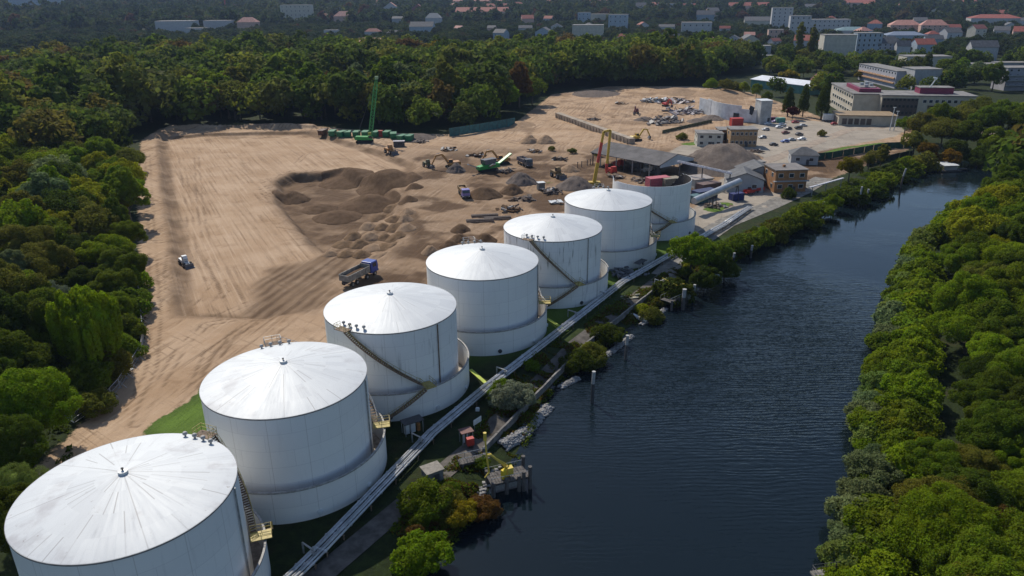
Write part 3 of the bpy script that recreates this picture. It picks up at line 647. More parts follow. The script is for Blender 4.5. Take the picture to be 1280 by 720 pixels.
undergrowth('wood_undergrowth', [(-72, 100), (-84, 120), (-92, 150), (-112, 195), (-142, 262), (-198, 377)], (-1.5, 17), 62000, .42, 'dark green', 1.3, 9)
# ================================================================ storage tanks
TANKS = [(-44.842, 71.533), (-34.180, 98.877), (-22.344, 125.758), (-6.332, 150.595), (10.116, 174.918), (26.884, 200.418), (43.6, 225.6)]
RT, ZT, RISE, RB_, HB = 12.0, 16.0, 2.49, 14.0, 5.4
def roof_mat(name, dirt, seed):
    k = NT(name); v = k.obj(); s = k.add('ShaderNodeSeparateXYZ'); k.l.new(v, s.inputs[0])
    ang = k.math('ARCTAN2', s.outputs[1], s.outputs[0]); rad = k.math('SQRT', k.math('ADD', k.math('MULTIPLY', s.outputs[0], s.outputs[0]), k.math('MULTIPLY', s.outputs[1], s.outputs[1])))
    cv = k.add('ShaderNodeCombineXYZ'); k.put(cv, 0, k.math('MULTIPLY', ang, 9)); k.put(cv, 1, k.math('MULTIPLY', rad, .12)); cv.inputs[2].default_value = seed
    st = k.noise(cv.outputs[0], 1.6, 5, .7)
    cv2 = k.add('ShaderNodeCombineXYZ'); k.put(cv2, 0, k.math('FLOOR', k.math('MULTIPLY', ang, 36/6.2832))); k.put(cv2, 1, k.math('FLOOR', k.math('MULTIPLY', rad, .33))); cv2.inputs[2].default_value = seed
    wn = k.add('ShaderNodeTexWhiteNoise'); k.l.new(cv2.outputs[0], wn.inputs['Vector'])
    bl = k.noise(v, .22, 4, .6); fine = k.noise(v, 2.4, 4, .7)
    c = k.mix(wn.outputs[0], (.47, .49, .515), (.53, .55, .57))
    c = k.mix(k.math('MULTIPLY', k.ramp(st, .55, .78), dirt*.45), c, (.22, .215, .23))
    c = k.mix(k.math('MULTIPLY', k.ramp(bl, .52, .72), dirt*.75), c, (.235, .21, .225))
    c = k.mix(k.math('MULTIPLY', k.ramp(k.noise(v, 1.0, 5, .75), .64, .70), dirt), c, (.20, .17, .16))
    c = k.mix(k.math('MULTIPLY', k.ramp(fine, .70, .74), dirt*.9), c, (.10, .085, .08))
    seam = k.math('FRACT', k.math('MULTIPLY', ang, 36/6.2832)); sg = k.noise(cv2.outputs[0], 3.7, 0)
    sm = k.math('MULTIPLY', k.math('SUBTRACT', 1, k.ramp(k.math('MULTIPLY', k.math('ABSOLUTE', k.math('SUBTRACT', seam, .5)), rad), .22, .50)), k.math('MULTIPLY', k.ramp(sg, .46, .70), .22+.5*dirt))
    c = k.mix(sm, c, (.13, .115, .115))
    k.l.new(c, k.b.inputs['Base Color']); k.b.inputs['Roughness'].default_value = .36; k.b.inputs['Metallic'].default_value = .15
    k.put(k.b, 'Roughness', k.math('ADD', .5, k.math('MULTIPLY', st, .2)))
    k.bump(k.math('ADD', k.math('MULTIPLY', wn.outputs[0], .3), k.math('MULTIPLY', st, 1.0)), .05, .6)
    return k.m
def wall_mat(name, streak, seed, tone=(.80, .80, .79)):
    k = NT(name); v = k.obj(); s = k.add('ShaderNodeSeparateXYZ'); k.l.new(v, s.inputs[0])
    ang = k.math('ARCTAN2', s.outputs[1], s.outputs[0])
    cv = k.add('ShaderNodeCombineXYZ'); k.put(cv, 0, k.math('MULTIPLY', ang, 12.)); k.put(cv, 1, k.math('MULTIPLY', s.outputs[2], 1)); cv.inputs[2].default_value = 0
    br = k.add('ShaderNodeTexBrick'); k.l.new(cv.outputs[0], br.inputs['Vector']); br.inputs['Color1'].default_value = (1, 1, 1, 1); br.inputs['Color2'].default_value = (.95, .95, .96, 1); br.inputs['Mortar'].default_value = (.80, .80, .82, 1)
    br.inputs['Scale'].default_value = 1; br.inputs['Mortar Size'].default_value = .035; br.inputs['Brick Width'].default_value = 7.5; br.inputs['Row Height'].default_value = 2.67; br.inputs['Mortar Smooth'].default_value = .3
    cs = k.add('ShaderNodeCombineXYZ'); k.put(cs, 0, k.math('MULTIPLY', ang, 13)); k.put(cs, 1, k.math('MULTIPLY', s.outputs[2], .10)); cs.inputs[2].default_value = seed
    st = k.noise(cs.outputs[0], 1.3, 4, .6); bl = k.noise(v, .25, 3, .6)
    c = k.mix(1.0, k.mix(bl, tone, tuple(t*.90 for t in tone)), br.outputs[0], 'MULTIPLY')
    top_ = k.ramp(s.outputs[2], 3., 14.) if streak > .6 else .8
    c = k.mix(k.math('MULTIPLY', k.math('MULTIPLY', k.ramp(st, .56, .70), streak), top_), c, (.12, .115, .12))
    sm_ = k.math('FRACT', k.math('MULTIPLY', ang, 2.3)); c = k.mix(k.math('MULTIPLY', k.ramp(k.math('ABSOLUTE', k.math('SUBTRACT', sm_, .5)), .012, .004), .35), c, (.25, .22, .20))
    c = k.mix(k.math('MULTIPLY', k.ramp(k.noise(v, 1.1, 4, .7), .66, .78), .22), c, (.34, .24, .17))
    k.l.new(c, k.b.inputs['Base Color']); k.b.inputs['Roughness'].default_value = .5; return k.m
PAINT = pm('white_paint', (.62, .63, .63), .12, 1., .45)
STEEL = pm('galvanised_steel', (.42, .43, .44), .2, 2., .45, .6)
RUST = pm('rusted_steel', (.20, .135, .09), .3, 2., .8)
OLD_YELLOW = pm('faded_yellow_paint', (.42, .33, .10), .25, 2., .6)
DARKM = pm('dark_steel', (.06, .06, .065), .2, 2., .6)
LBL = ['nearest white storage tank at the lower left corner with a streaked conical roof', 'second nearest white storage tank with a round manhole in its ring wall', 'third nearest white storage tank with a long diagonal outside stair and roof vents', 'clean white storage tank in the middle of the row without streaks', 'fifth white storage tank with black rust streaks running down from its rim', 'sixth white storage tank beside the heap of scrap pipes', 'cut open roofless white tank at the far end of the row']
DIRT = [.55, .42, .22, .08, .14, .08, .2]; STREAK = [.10, .08, .38, .05, .9, .12, .4]
def P3(r, a, z): return Vector((r*math.cos(a), r*math.sin(a), z))
def ang_at(c, px, py, z): p = at(px, py, z); return math.atan2(p.y-c[1], p.x-c[0])
STAIR = [  # (landing px, top px)
 ((325, 664), (262, 546)), ((478, 527), None), ((528, 482), (436, 412)), ((681, 376), None), ((716, 353), (658, 304)), ((815, 294), None), ((839, 279), (790, 245))]
def stairs(t, a0, a1, z0, z1, r, front):
    fl = t_ = MB(); n = int((z1-z0)/.24)
    for i in range(n):
        a = a0+(a1-a0)*(i+.5)/n; z = z0+(z1-z0)*(i+.5)/n
        fl.box(P3(r, a, z), (.7, .30, .05), a)
    st = fl.build('stair_treads', RUST, t)
    rl = MB()
    for rr in (r-.42, r+.42):
        pts = [P3(rr, a0+(a1-a0)*i/14, z0+(z1-z0)*i/14) for i in range(15)]
        for p, q in zip(pts[:-1], pts[1:]): rl.beam(p, q, .07, .28)
    rl.build('stringer', RUST, st)
    hr = MB(); pts = [P3(r+.42, a0+(a1-a0)*i/14, z0+1.05+(z1-z0)*i/14) for i in range(15)]
    hr.path(pts, .035, 5)
    hr.path([p-Vector((0, 0, .5)) for p in pts], .025, 5)
    for p in pts: hr.tube(p-Vector((0, 0, 1.05)), p, .03, 5)
    hr.build('handrail', OLD_YELLOW if front else STEEL, st); return st
def platform(t, name, a, r, z, w, d, m1, m2):
    p = MB().box(P3(r, a, z), (d, w, .1), a).build(name, m1, t)
    rl = MB(); u = Vector((math.cos(a), math.sin(a), 0)); v = Vector((-u.y, u.x, 0)); c = P3(r, a, z)
    cs = [c-u*d/2-v*w/2, c+u*d/2-v*w/2, c+u*d/2+v*w/2, c-u*d/2+v*w/2]
    for A, B in zip(cs[:3], cs[1:4]):
        for h in (.55, 1.05): rl.tube(A+Vector((0, 0, h)), B+Vector((0, 0, h)), .035, 5)
        for f in (0, .5, 1): rl.tube(A.lerp(B, f), A.lerp(B, f)+Vector((0, 0, 1.05)), .035, 5)
    rl.build('railing', m2, p); return p
for i, c in enumerate(TANKS):
    t = thing('storage_tank', LBL[i], 'storage tank', (c[0], c[1], 0), 0, 'white storage tanks along the canal')
    wm = wall_mat(f'tank_wall_{i}', STREAK[i], i*3.1); wm2 = wall_mat(f'ring_wall_{i}', STREAK[i]*.5, i*2.2+9, (.77, .76, .74))
    cut = i == 6; n = 96
    if not cut:
        MB().lathe([(RT, 0), (RT, ZT)], n).build('shell', wm, t, smooth=True)
        prof = [(RT+.05, ZT-.02)]+[(RT*(1-j/10.)+.05*(1-j/10), ZT+.03+RISE*(1-(1-j/10.)**1.12)) for j in range(1, 10)]+[(.02, ZT+RISE)]
        rf = MB().lathe(prof, n).build('roof', roof_mat(f'tank_roof_{i}', DIRT[i], i*5.3), t, smooth=True)
        MB().lathe([(RT+.06, ZT-.22), (RT+.10, ZT-.22), (RT+.10, ZT-.03), (RT+.06, ZT-.03), (RT+.06, ZT-.22)], n).build('rim_ring', pm('rim_grey', (.2, .2, .205), .2, 1.), t, smooth=False)
        MB().lathe([(.0, .35), (.55, .30), (.55, .0)], 20).build('centre_plate', PAINT, rf, (0, 0, ZT+RISE-.06))
        MB().tube((0, 0, -.1), (0, 0, .3), .08, 8).lathe([(.16, .28), (.16, .4), (0, .46)], 10).build('apex_vent', DARKM, rf, (0, 0, ZT+RISE+.2))
    else:
        # torn shell: high on the canal side and at one standing flap, low elsewhere
        def top(a):
            a = a % (2*math.pi); d = math.degrees(a)
            if 166 < d < 186: return 15.9-.4*math.sin(d)
            if d >= 186: return 16.0 if d > 200 else 15.2+.8*(d-186)/14
            if d < 22: return 16.0
            if d < 70: return 16-8.5*float(sst(22, 70, d))+.3*math.sin(d)
            return 7.0+.5*math.sin(d/5)
        m = MB(); vs_ = []; fs_ = []
        for k_ in range(160):
            a = 2*math.pi*k_/160; z = top(a)
            vs_ += [P3(RT, a, 0), P3(RT, a, z), P3(RT-.12, a, z), P3(RT-.12, a, 0)]
        for k_ in range(160):
            o = k_*4; p = ((k_+1) % 160)*4
            fs_ += [(o, p, p+1, o+1), (o+1, p+1, p+2, o+2), (o+2, p+2, p+3, o+3)]
        m._add(vs_, fs_); m.mi = [0, 0, 1]*160; m.build('shell', [wm, pm('dark_inner_steel', (.05, .042, .04), .3, 1.)], t)  # inner face of the torn shell coloured darker than the outside
        MB().lathe([(0, .3), (RT-.15, .3)], 48).build('tank_floor', RUST, t)
        bent = MB()
        for k_ in range(7):
            a = 2.6+k_*.25; bent.beam(P3(RT-1, a, 7.0), P3(RT-4-k_ % 3, a+.1, 5.5+k_ % 2), .3, .3)
        bent.build('torn_beams', RUST, t)
    # ring wall, open a little at the top between ring and shell
    MB().lathe([(RB_, 0), (RB_, HB), (RB_-.14, HB), (RB_-.14, .2)], n).build('ring_wall', wm2, t, smooth=False)
    MB().lathe([(RB_+.01, HB-.22), (RB_+.12, HB-.22), (RB_+.12, HB+.03), (RB_-.16, HB+.03), (RB_-.16, HB-.2)], n).build('ring_rim', pm('ring_rim_grey', (.33, .32, .31), .25, 1.5), t)
    MB().lathe([(RT+.01, .22), (RB_-.15, .22)], 64).build('ring_gutter', pm('gutter', (.36, .31, .26), .3, 1.), t)
    for k_ in range(3):
        a = -1.9+k_*.62+.2*i; MB().tube(P3(RB_-.05, a, .9), P3(RB_+.22, a, .9), .42, 14).tube(P3(RB_+.2, a, .9), P3(RB_+.28, a, .9), .3, 14).build('manhole', PAINT if k_ else DARKM, t)
    (lp, tp) = STAIR[i]; a1 = ang_at(c, *lp, HB+.2)
    front = tp is not None
    a2 = ang_at(c, *tp, ZT) if tp else a1+math.radians(95)
    while a2-a1 > math.pi: a2 -= 2*math.pi
    while a2-a1 < -math.pi: a2 += 2*math.pi
    if cut: a2 = a1-math.radians(48)
    stairs(t, a1, a2, HB+.25, (ZT if not cut else 12.), RT+.62, front)
    sgn = 1 if a2 > a1 else -1
    platform(t, 'landing', a1-sgn*.07, RB_-.45, HB+.25, 1.8, 2.6, OLD_YELLOW, OLD_YELLOW)
    a3 = a1+sgn*math.radians(33) if i in (2, 4, 6) else a1+sgn*math.radians(26)
    stairs(t, a3, a1, .1, HB+.2, RB_+.62, front)
    if not cut:
        platform(t, 'roof_platform', a2+sgn*.06, RT+.35, ZT+.12, 2.6, 1.5, RUST, OLD_YELLOW if i in (0, 2) else STEEL)
        for k_ in range(4):
            a = a2+(k_-1.2)*.13; z = ZT+.28
            MB().tube((0, 0, -.3), (0, 0, .36), .13, 10).lathe([(.30, .32), (.32, .5), (.2, .66), (0, .7)], 14).build('roof_vent', pm('vent_grey', (.35, .34, .33), .2, 3.), t, P3(RT-.9, a, z))
        MB().tube(P3(RT+.16, a1+sgn*-.35, .3), P3(RT+.16, a1-sgn*.35, ZT-.3), .11, 7).build('down_pipe', RUST if i == 2 else STEEL, t)
    else:
        # a sagging remnant of roof plate hangs on the back edge
        MB().beam(P3(RT-.8, 2.7, 13.5), P3(RT-6, 2.2, 7.0), 2.2, .12).build('roof_remnant', RUST, t)

# ================================================================ pipeline beside the tanks
PIPE = [at(*p, 1.1) for p in [(338, 745), (372, 714), (398, 688)]]+[at(*p, 1.1) for p in [(402, 684), (528, 553), (540, 540), (604, 487), (702, 411), (778, 352), (832, 321), (905, 280), (938, 258)]]
pl = thing('pipeline', 'bundle of white pipes on low supports running beside the tank row', 'pipeline', (0, 0, 0))
for j in range(5):
    off = (j-2)*.44; pts = []
    for i, p in enumerate(PIPE):
        d = (PIPE[min(i+1, len(PIPE)-1)]-PIPE[max(i-1, 0)]).normalized(); nrm = Vector((d.y, -d.x, 0)); q = p+nrm*off; q.z = 1.05+(.10 if j % 2 else 0); pts.append(q)
    pm_ = MB().path(pts, .17 if j != 2 else .13, 8)
    for a, b in zip(pts[:-1], pts[1:]):
        n_ = max(1, int((b-a).length/7.5)); d_ = (b-a).normalized()
        for q in range(n_): c_ = a.lerp(b, (q+.3+.1*j)/(n_+.5)); pm_.tube(c_-d_*.09, c_+d_*.09, .27, 8)
    pm_.build('pipe', pm('pipe_paint', (.50, .51, .53), .2, .8, .35, .3), pl, smooth=True)
d_acc = 0
for a, b in zip(PIPE[:-1], PIPE[1:]):
    L = (b-a).length; n = max(1, int(L/6)); d = (b-a).normalized(); rz = math.atan2(d.y, d.x)
    for i in range(n):
        p = a.lerp(b, (i+.5)/n); m = MB()
        for s in (-1, 1): m.box((p.x-d.y*s*1.1, p.y+d.x*s*1.1, .4), (.14, .14, 1.0), rz)
        m.box((p.x, p.y, .84), (.16, 2.5, .12), rz); m.build('support', RUST, pl)
for px, py in [(527, 553), (392, 694), (632, 468), (720, 395), (755, 370)]:
    p = at(px, py, 1.2); m = MB()
    d = Vector((.62, .78, 0)); nrm = Vector((-d.y, d.x, 0)); q = Vector((p.x, p.y, 1.2))
    m.path([q, q+Vector((0, 0, .9)), q+nrm*2.2+Vector((0, 0, .9)), q+nrm*2.2+Vector((0, 0, -.8))], .13, 7); m.tube(q+Vector((0, 0, .5)), q+Vector((0, 0, .75)), .3, 8)
    m.build('branch_valve', STEEL, pl)
# low walls, stile bridges, booths near the pipeline
p = at(516, 540); 
bt = thing('equipment_shelter', 'small open shelter with dark roof and two grey cabinets beside the third tank', 'shelter', (p.x, p.y, 0), .55)
MB().box((0, 0, 2.35), (3.6, 2.0, .14)).build('roof', DARKM, bt)
for sx, sy in ((-1.6, -.8), (1.6, -.8), (-1.6, .8), (1.6, .8)): MB().box((sx, sy, 1.15), (.1, .1, 2.3)).build('post', STEEL, bt)
for x in (-1.0, .1): MB().box((x, .2, .85), (.8, .7, 1.7)).box((x, -.17, 1.0), (.6, .04, 1.0)).build('cabinet', PAINT, bt)
MB().box((1.1, 0, .7), (.5, .5, 1.4)).build('pump', pm('orange_paint', (.45, .18, .05)), bt)
p = at(541, 602); hut = thing('bank_hut', 'small grey hut with flat pale roof on the bank slope', 'hut', (p.x, p.y, Tz(p.x, p.y)), .55)
MB().box((0, 0, 1.2), (2.6, 2.2, 2.4)).build('wall', pm('hut_grey', (.18, .19, .2)), hut)
MB().box((0, 0, 2.47), (3.0, 2.6, .14)).build('roof', pm('hut_roof', (.20, .18, .155)), hut); MB().box((.2, -1.13, 1.0), (.9, .06, 1.9)).build('door', DARKM, hut)
for pa_, pb_, lb in [((588, 463), (615, 487), 'yellow green plank bridge on the lawn by the fourth tank'), ((684, 399), (709, 415), 'yellow green plank bridge on the lawn by the fifth tank'), ((759, 354), (775, 362), 'yellow green plank bridge by the scrap heap')]:
    p = at(*pa_); q = at(*pb_); d = q-p; t = thing('footbridge', lb, 'footbridge', (p.x, p.y, 0), math.atan2(d.y, d.x)); L = d.length
    MB().box((L/2, 0, .2), (L, .75, .12)).build('deck', pm('lichen_board', (.42, .50, .06), .2, 1.), t)
    for s_ in (.1, .9): MB().box((L*s_, 0, .05), (.2, .8, .28)).build('bearer', DARKM, t)
wl = MB(); wpts = []
for i, (x, y) in enumerate(QUAY[1:]):
    d = (Vector(QUAY[min(i+2, len(QUAY)-1)])-Vector(QUAY[i])).normalized(); wpts.append(Vector((x+d.y*2.15, y-d.x*2.15, 0)))
for A, B in zip(wpts[1:-1], wpts[2:]):
    n_ = int((B-A).length/2.4)
    for i in range(n_):
        a = A.lerp(B, i/n_); b = A.lerp(B, (i+.97)/n_); wl.beam((a.x, a.y, .12+.04*(i % 3)), (b.x, b.y, .12+.04*(i % 3)), .35, 1.3)
tag(wl.build('retaining_wall', pm('wall_blocks', (.20, .19, .18), .3, .8, .9)), 'low grey block wall along the canal side of the quay path', 'wall')
# scrap heap by tank six
rng = random.Random(4); p0 = at(782, 345); m = MB()
for i in range(46):
    a = rng.uniform(0, 6.28); L = rng.uniform(.6, 2.6); q = Vector((p0.x+rng.gauss(0, 2.0), p0.y+rng.gauss(0, 2.0), rng.uniform(.15, 1.3)*.8)); d = Vector((math.cos(a), math.sin(a), rng.uniform(-.3, .3)))*L/2
    m.tube(q-d, q+d, rng.uniform(.12, .4), 7) if i % 2 else m.box(q, (L, rng.uniform(.3, 1), rng.uniform(.2, .6)), a, rng.uniform(-.4, .4))
tag(m.build('scrap_heap', pm('scrap', (.13, .135, .15), .5, .7)), 'heap of dark scrap pipes and plates beside the sixth tank', 'scrap heap')
p = at(800, 338); sh = thing('lean_to', 'dark flat roof shelter standing at the scrap heap', 'shelter', (p.x, p.y, 0), .9)
MB().box((0, 0, 2.5), (4.4, 1.8, .12)).build('roof', DARKM, sh)
for sx in (-2, -.7, .7, 2): MB().box((sx, -.7, 1.2), (.12, .12, 2.5)).build('post', PAINT, sh)
# ================================================================ stone strips on the water edge (rubble)
def rubble(name, pts, width, n, seed, mat, label, rmin=.25, rmax=.7, heap=0.):
    rng = np.random.default_rng(seed); iv, fi = ico(1); fi = fi[:, :3]
    Vs = []; Fs = []; o = 0; P = [np.array(at(*p, -1.0)) for p in pts]
    for i in range(n):
        t = rng.uniform(0, len(P)-1); j = min(int(t), len(P)-2); c = P[j]+(P[j+1]-P[j])*(t-j); d = (P[j+1]-P[j])[:2]; d = d/np.linalg.norm(d)
        off = rng.uniform(-.5, .5)*width; x = c[0]-d[1]*off; y = c[1]+d[0]*off; r = rng.uniform(rmin, rmax)
        z = max(Tz(x, y), WATER_Z-.1)+rng.uniform(0, .25)+heap*(1-abs(off)/width*2)
        v = iv*r*np.array([1, 1, .75])*(1+.28*rng.normal(size=(len(iv), 1)))+np.array([x, y, z]); Vs.append(v); Fs.append(fi+o); o += len(v)
    me = np_mesh(name, np.concatenate(Vs), np.concatenate(Fs), [mat]); return tag(link(name, me), label, 'rubble', kind='stuff')
stone = pm('pale_stone', (.27, .265, .265), .3, 1.2, .9)
rubble('stone_bank', [(628, 560), (655, 540), (685, 506)], 2.2, 1500, 1, stone, 'pale stones heaped on the water edge by the near jetty', .12, .34, .5)
rubble('stone_bank', [(700, 482), (722, 470)], 1.3, 400, 2, stone, 'short strip of pale stones left of the tall mooring post', .12, .32, .3)
rubble('stone_bank', [(745, 452), (790, 418)], 1.3, 600, 3, stone, 'strip of pale stones between the two mooring posts', .12, .32, .3)
rubble('stone_bank', [(802, 404), (832, 384)], 1.2, 300, 4, stone, 'pale stones beneath the far jetty', .12, .32, .2)
rubble('stone_bank', [(575, 655), (622, 582)], 1.2, 90, 8, stone, 'dark wet stones under the near jetty', .2, .4)
# ================================================================ heaps of earth
def heap(px, py, wpx, hpx, mat, label, name='earth_heap', cat='heap', seed=0, ridge=1.0, rz=0., group=None, rough=.35, z=None):
    p = atg(px, py); dist = (p-Vector((0, 0, CAMH))).length; mpp = dist/FPX; r = wpx*mpp/2; h = hpx*mpp*1.02
    n = 44; g = np.linspace(-1.25, 1.25, n); GX, GY = np.meshgrid(g, g); GX = GX.ravel(); GY = GY.ravel()
    d = np.hypot(GX/ridge, GY)+.2*(fbm(GX*1.6+seed*3.1, GY*1.6+seed, 3)-.5)
    H = h*np.clip(1.0-d, -.3, 1)**1.0; H = h*np.clip(1.0-d, 0, 1)**.94*np.where(d < .3, 1-.55*(.3-d)**1.0, 1)+np.where(d > 1, h*(1-d), 0); H = H+h*rough*.26*(fbm(GX*5+seed, GY*5, 3)-.5)*sst(1.05, .7, d)
    c, s = math.cos(rz), math.sin(rz); WX = p.x+(GX*c-GY*s)*r; WY = p.y+(GX*s+GY*c)*r
    Z = np.where(d > 1.02, -.6, H)+T(WX, WY)
    I = np.arange(n*n).reshape(n, n); F = np.stack([I[:-1, :-1], I[:-1, 1:], I[1:, 1:], I[1:, :-1]], -1).reshape(-1, 4)
    ok = (d[F] < 1.2).all(1); V = np.stack([WX-p.x, WY-p.y, Z-p.z], 1)
    me = np_mesh(name, V, F[ok], [mat], True); o = link(name, me, None, p); return tag(o, label, cat, group)
def soil(name, a, b, c, stone=0.):
    k = NT(name); P = k.pos(); n1 = k.noise(P, .5, 5, .65); n2 = k.noise(P, 3.2, 5, .75)
    col = k.mix(k.ramp(n1, .3, .7), a, b); col = k.mix(k.math('MULTIPLY', k.ramp(n2, .5, .75), .6), col, c)
    k.l.new(col, k.b.inputs['Base Color']); k.b.inputs['Roughness'].default_value = .95; k.b.inputs['Specular IOR Level'].default_value = .1
    k.bump(n2, .3+stone, 1.); return k.m
S_DARK = soil('damp_earth', (.105, .064, .037), (.15, .096, .06), (.07, .043, .026)); S_SAND = soil('dry_sand', (.27, .18, .112), (.36, .25, .165), (.18, .118, .072))
S_MID = soil('brown_earth', (.17, .108, .062), (.235, .155, .095), (.115, .073, .043)); S_GREY = soil('dark_grit', (.11, .09, .08), (.16, .13, .115), (.07, .06, .055)); S_RUB = soil('crushed_rubble', (.17, .135, .115), (.25, .205, .175), (.085, .066, .058), .5)
for px, py, w_, h_, m_, lb in [
  (487, 226, 80, 17, S_DARK, 'big dark earth heap at the upper right of the pit'), (432, 225, 66, 9, S_DARK, 'long dark earth heap at the top of the pit'), (462, 257, 76, 16, S_DARK, 'broad smooth dark heap in the middle of the pit'), (365, 250, 44, 13, S_DARK, 'dark heap at the left edge of the pit'),
  (400, 262, 46, 8, S_DARK, 'low dark heap left of the broad smooth heap'), (422, 272, 60, 10, S_DARK, 'flat mottled heap at the pit foot'), (518, 234, 24, 6, S_DARK, 'small flat dark heap right of the pit'), (510, 250, 26, 7, S_DARK, 'small flat brown heap at the right pit edge'),
  (652, 228, 40, 15, S_GREY, 'grey brown heap in front of the empty trailer'), (570, 214, 26, 12, S_GREY, 'dark grey heap beneath the excavator arm'), (605, 244, 46, 14, S_DARK, 'dark earth heap right of the purple cab truck'), (720, 234, 50, 16, S_GREY, 'dark grit heap in front of the bulldozer'), (712, 213, 26, 9, S_SAND, 'sand cone left of the yellow red crane mast'),
  (662, 178, 26, 11, S_SAND, 'left pale sand cone of the pair on the upper field'), (682, 178, 26, 11, S_SAND, 'right pale sand cone of the pair on the upper field'), (576, 288, 26, 10, S_DARK, 'brown heap left of the stacked beams'), (575, 300, 26, 10, S_DARK, 'brown heap below the stacked beams'), (606, 301, 32, 12, S_DARK, 'brown heap close behind the middle tank'),
  (562, 308, 26, 10, S_DARK, 'brown heap left of the one behind the middle tank'), (538, 316, 24, 12, S_SAND, 'sandy heap right of the blue dump truck'), (905, 210, 112, 36, S_RUB, 'huge grey rubble heap in front of the brick house pair'), (870, 205, 46, 15, S_RUB, 'smaller rubble heap beside the long hall'), (640, 240, 30, 12, S_DARK, 'brown heap behind the white switch box'),
  (805, 150, 26, 5, S_GREY, 'low grey rubble pile in the demolition yard, left of the scrap'), (848, 116, 60, 7, S_SAND, 'long pale spoil mound along the yard head'), (900, 118, 70, 7, S_SAND, 'long pale spoil mound behind the white demolished tank'), (745, 118, 60, 5, S_GREY, 'low dark spoil mound at the wood edge of the yard'), (650, 156, 40, 5, S_SAND, 'flat pale mound right of the teal fence'),
  (890, 149, 30, 6, S_RUB, 'reddish rubble heap in front of the demolished white tank'), (872, 152, 26, 5, S_RUB, 'low red brick heap left of the red container'), (520, 172, 50, 5, S_GREY, 'flat grey spoil patch right of the green skips')]:
    heap(px, py, w_, h_, m_, lb, seed=px*.37, rough=.9 if m_ in (S_RUB, S_GREY) else .45)
n = 0; ORD = ['first', 'second', 'third', 'fourth', 'fifth', 'sixth', 'seventh']
for r, (sx, sy, cnt) in enumerate([(413, 318, 6), (434, 319, 6), (453, 320, 5), (471, 320, 4)]):
    for j in range(cnt):
        heap(sx+j*(15.5-r)+random.uniform(-2, 2), sy-j*11+random.uniform(-1.5, 1.5), 23+random.uniform(-3, 6), 8.2+random.uniform(-2, 2), S_SAND if (j+r) % 3 == 0 else S_MID, f'tipped sand cone, {ORD[j]} from the near end in line {r+1} from the left', 'tipped_sand_cone', seed=n*1.7, rough=.5, group='tipped sand cones above the blue dump truck'); n += 1
# ================================================================ machines
ORANGE = pm('machine_orange', (.42, .20, .055), .2, 2., .5); YEL = pm('machine_yellow', (.50, .33, .04), .2, 2., .5); GREEN = pm('machine_green', (.03, .30, .06), .15, 2., .45); RED = pm('machine_red', (.45, .04, .03), .2, 2., .5)
BLUE = pm('truck_blue', (.03, .07, .32), .15, 2., .35); TYRE = pm('tyre_rubber', (.025, .025, .025), .2, 3., .9); GLASS = pm('dark_glass', (.03, .04, .05), .1, 2., .08); PURPLE = pm('truck_purple', (.22, .19, .45), .2, 2., .4); WHITE = PAINT; DGREY = pm('dark_grey_metal', (.10, .10, .11), .2, 2., .55)
def excavator(px, py, rz, body, label, s=1., reach=1.0, tool='bucket'):
    p = atg(px, py); t = thing('excavator', label, 'excavator', p, rz, 'excavators on the building site', s)
    for sy in (-1.15, 1.15):
        MB().extr([(-2.1, .15), (-1.8, 0), (1.8, 0), (2.1, .15), (2.2, .5), (1.9, .85), (-1.9, .85), (-2.2, .5)], .6, Matrix.Translation((0, sy, 0))).build('track', TYRE, t)
    MB().box((0, 0, .75), (1.8, 1.6, .35)).tube((0, 0, .85), (0, 0, 1.1), .8, 16).build('undercarriage', DGREY, t)
    b = MB().extr([(-2.4, 1.1), (1.5, 1.1), (1.5, 1.6), (.2, 2.1), (-2.1, 2.2), (-2.5, 1.9)], 2.5).build('body', body, t, bevel=.06)
    cb = MB().extr([(.1, 1.3), (1.7, 1.3), (1.75, 2.2), (1.3, 3.0), (.1, 3.0)], .95, Matrix.Translation((0, .72, 0))).build('cab', body, t, bevel=.04)
    MB().extr([(.3, 2.0), (1.78, 2.0), (1.40, 2.88), (.3, 2.88)], 1.0, Matrix.Translation((0, .72, 0))).build('window', GLASS, cb)
    k1 = Vector((1.2, -.1, 1.7)); k2 = Vector((3.4*reach, -.1, 4.6)); k3 = Vector((5.6*reach, -.1, 4.2)); k4 = Vector((6.8*reach, -.1, 1.5))
    bm_ = MB().beam(k1, k2, .45, .62); bm_.beam(k2, k3, .42, .5); bm_.build('boom', body, t)
    MB().beam(k3+Vector((-.5, 0, .3)), k4, .36, .42).build('stick', body, t)
    MB().tube(Vector((1.5, -.1, 1.3)), k2+Vector((-.3, 0, -.4)), .1, 7).tube(k2+Vector((.5, 0, .5)), k3+Vector((-.3, 0, .55)), .09, 7).build('hydraulic_ram', STEEL, t)
    MB().extr([(k4.x-.2, k4.z+.2), (k4.x+.3, k4.z-.3), (k4.x+.1, k4.z-1.2), (k4.x-.9, k4.z-1.0), (k4.x-.5, k4.z-.3)], 1.3, Matrix.Translation((0, -.1, 0))).build('bucket', DGREY, t)
    return t
def wheel(t, x, y, r, w_, name='wheel'):
    o = MB().tube((x, y-w_/2, r), (x, y+w_/2, r), r, 16).build(name, TYRE, t); MB().tube((x, y-w_/2-.02, r), (x, y+w_/2+.02, r), r*.5, 12).build('rim', STEEL, o)
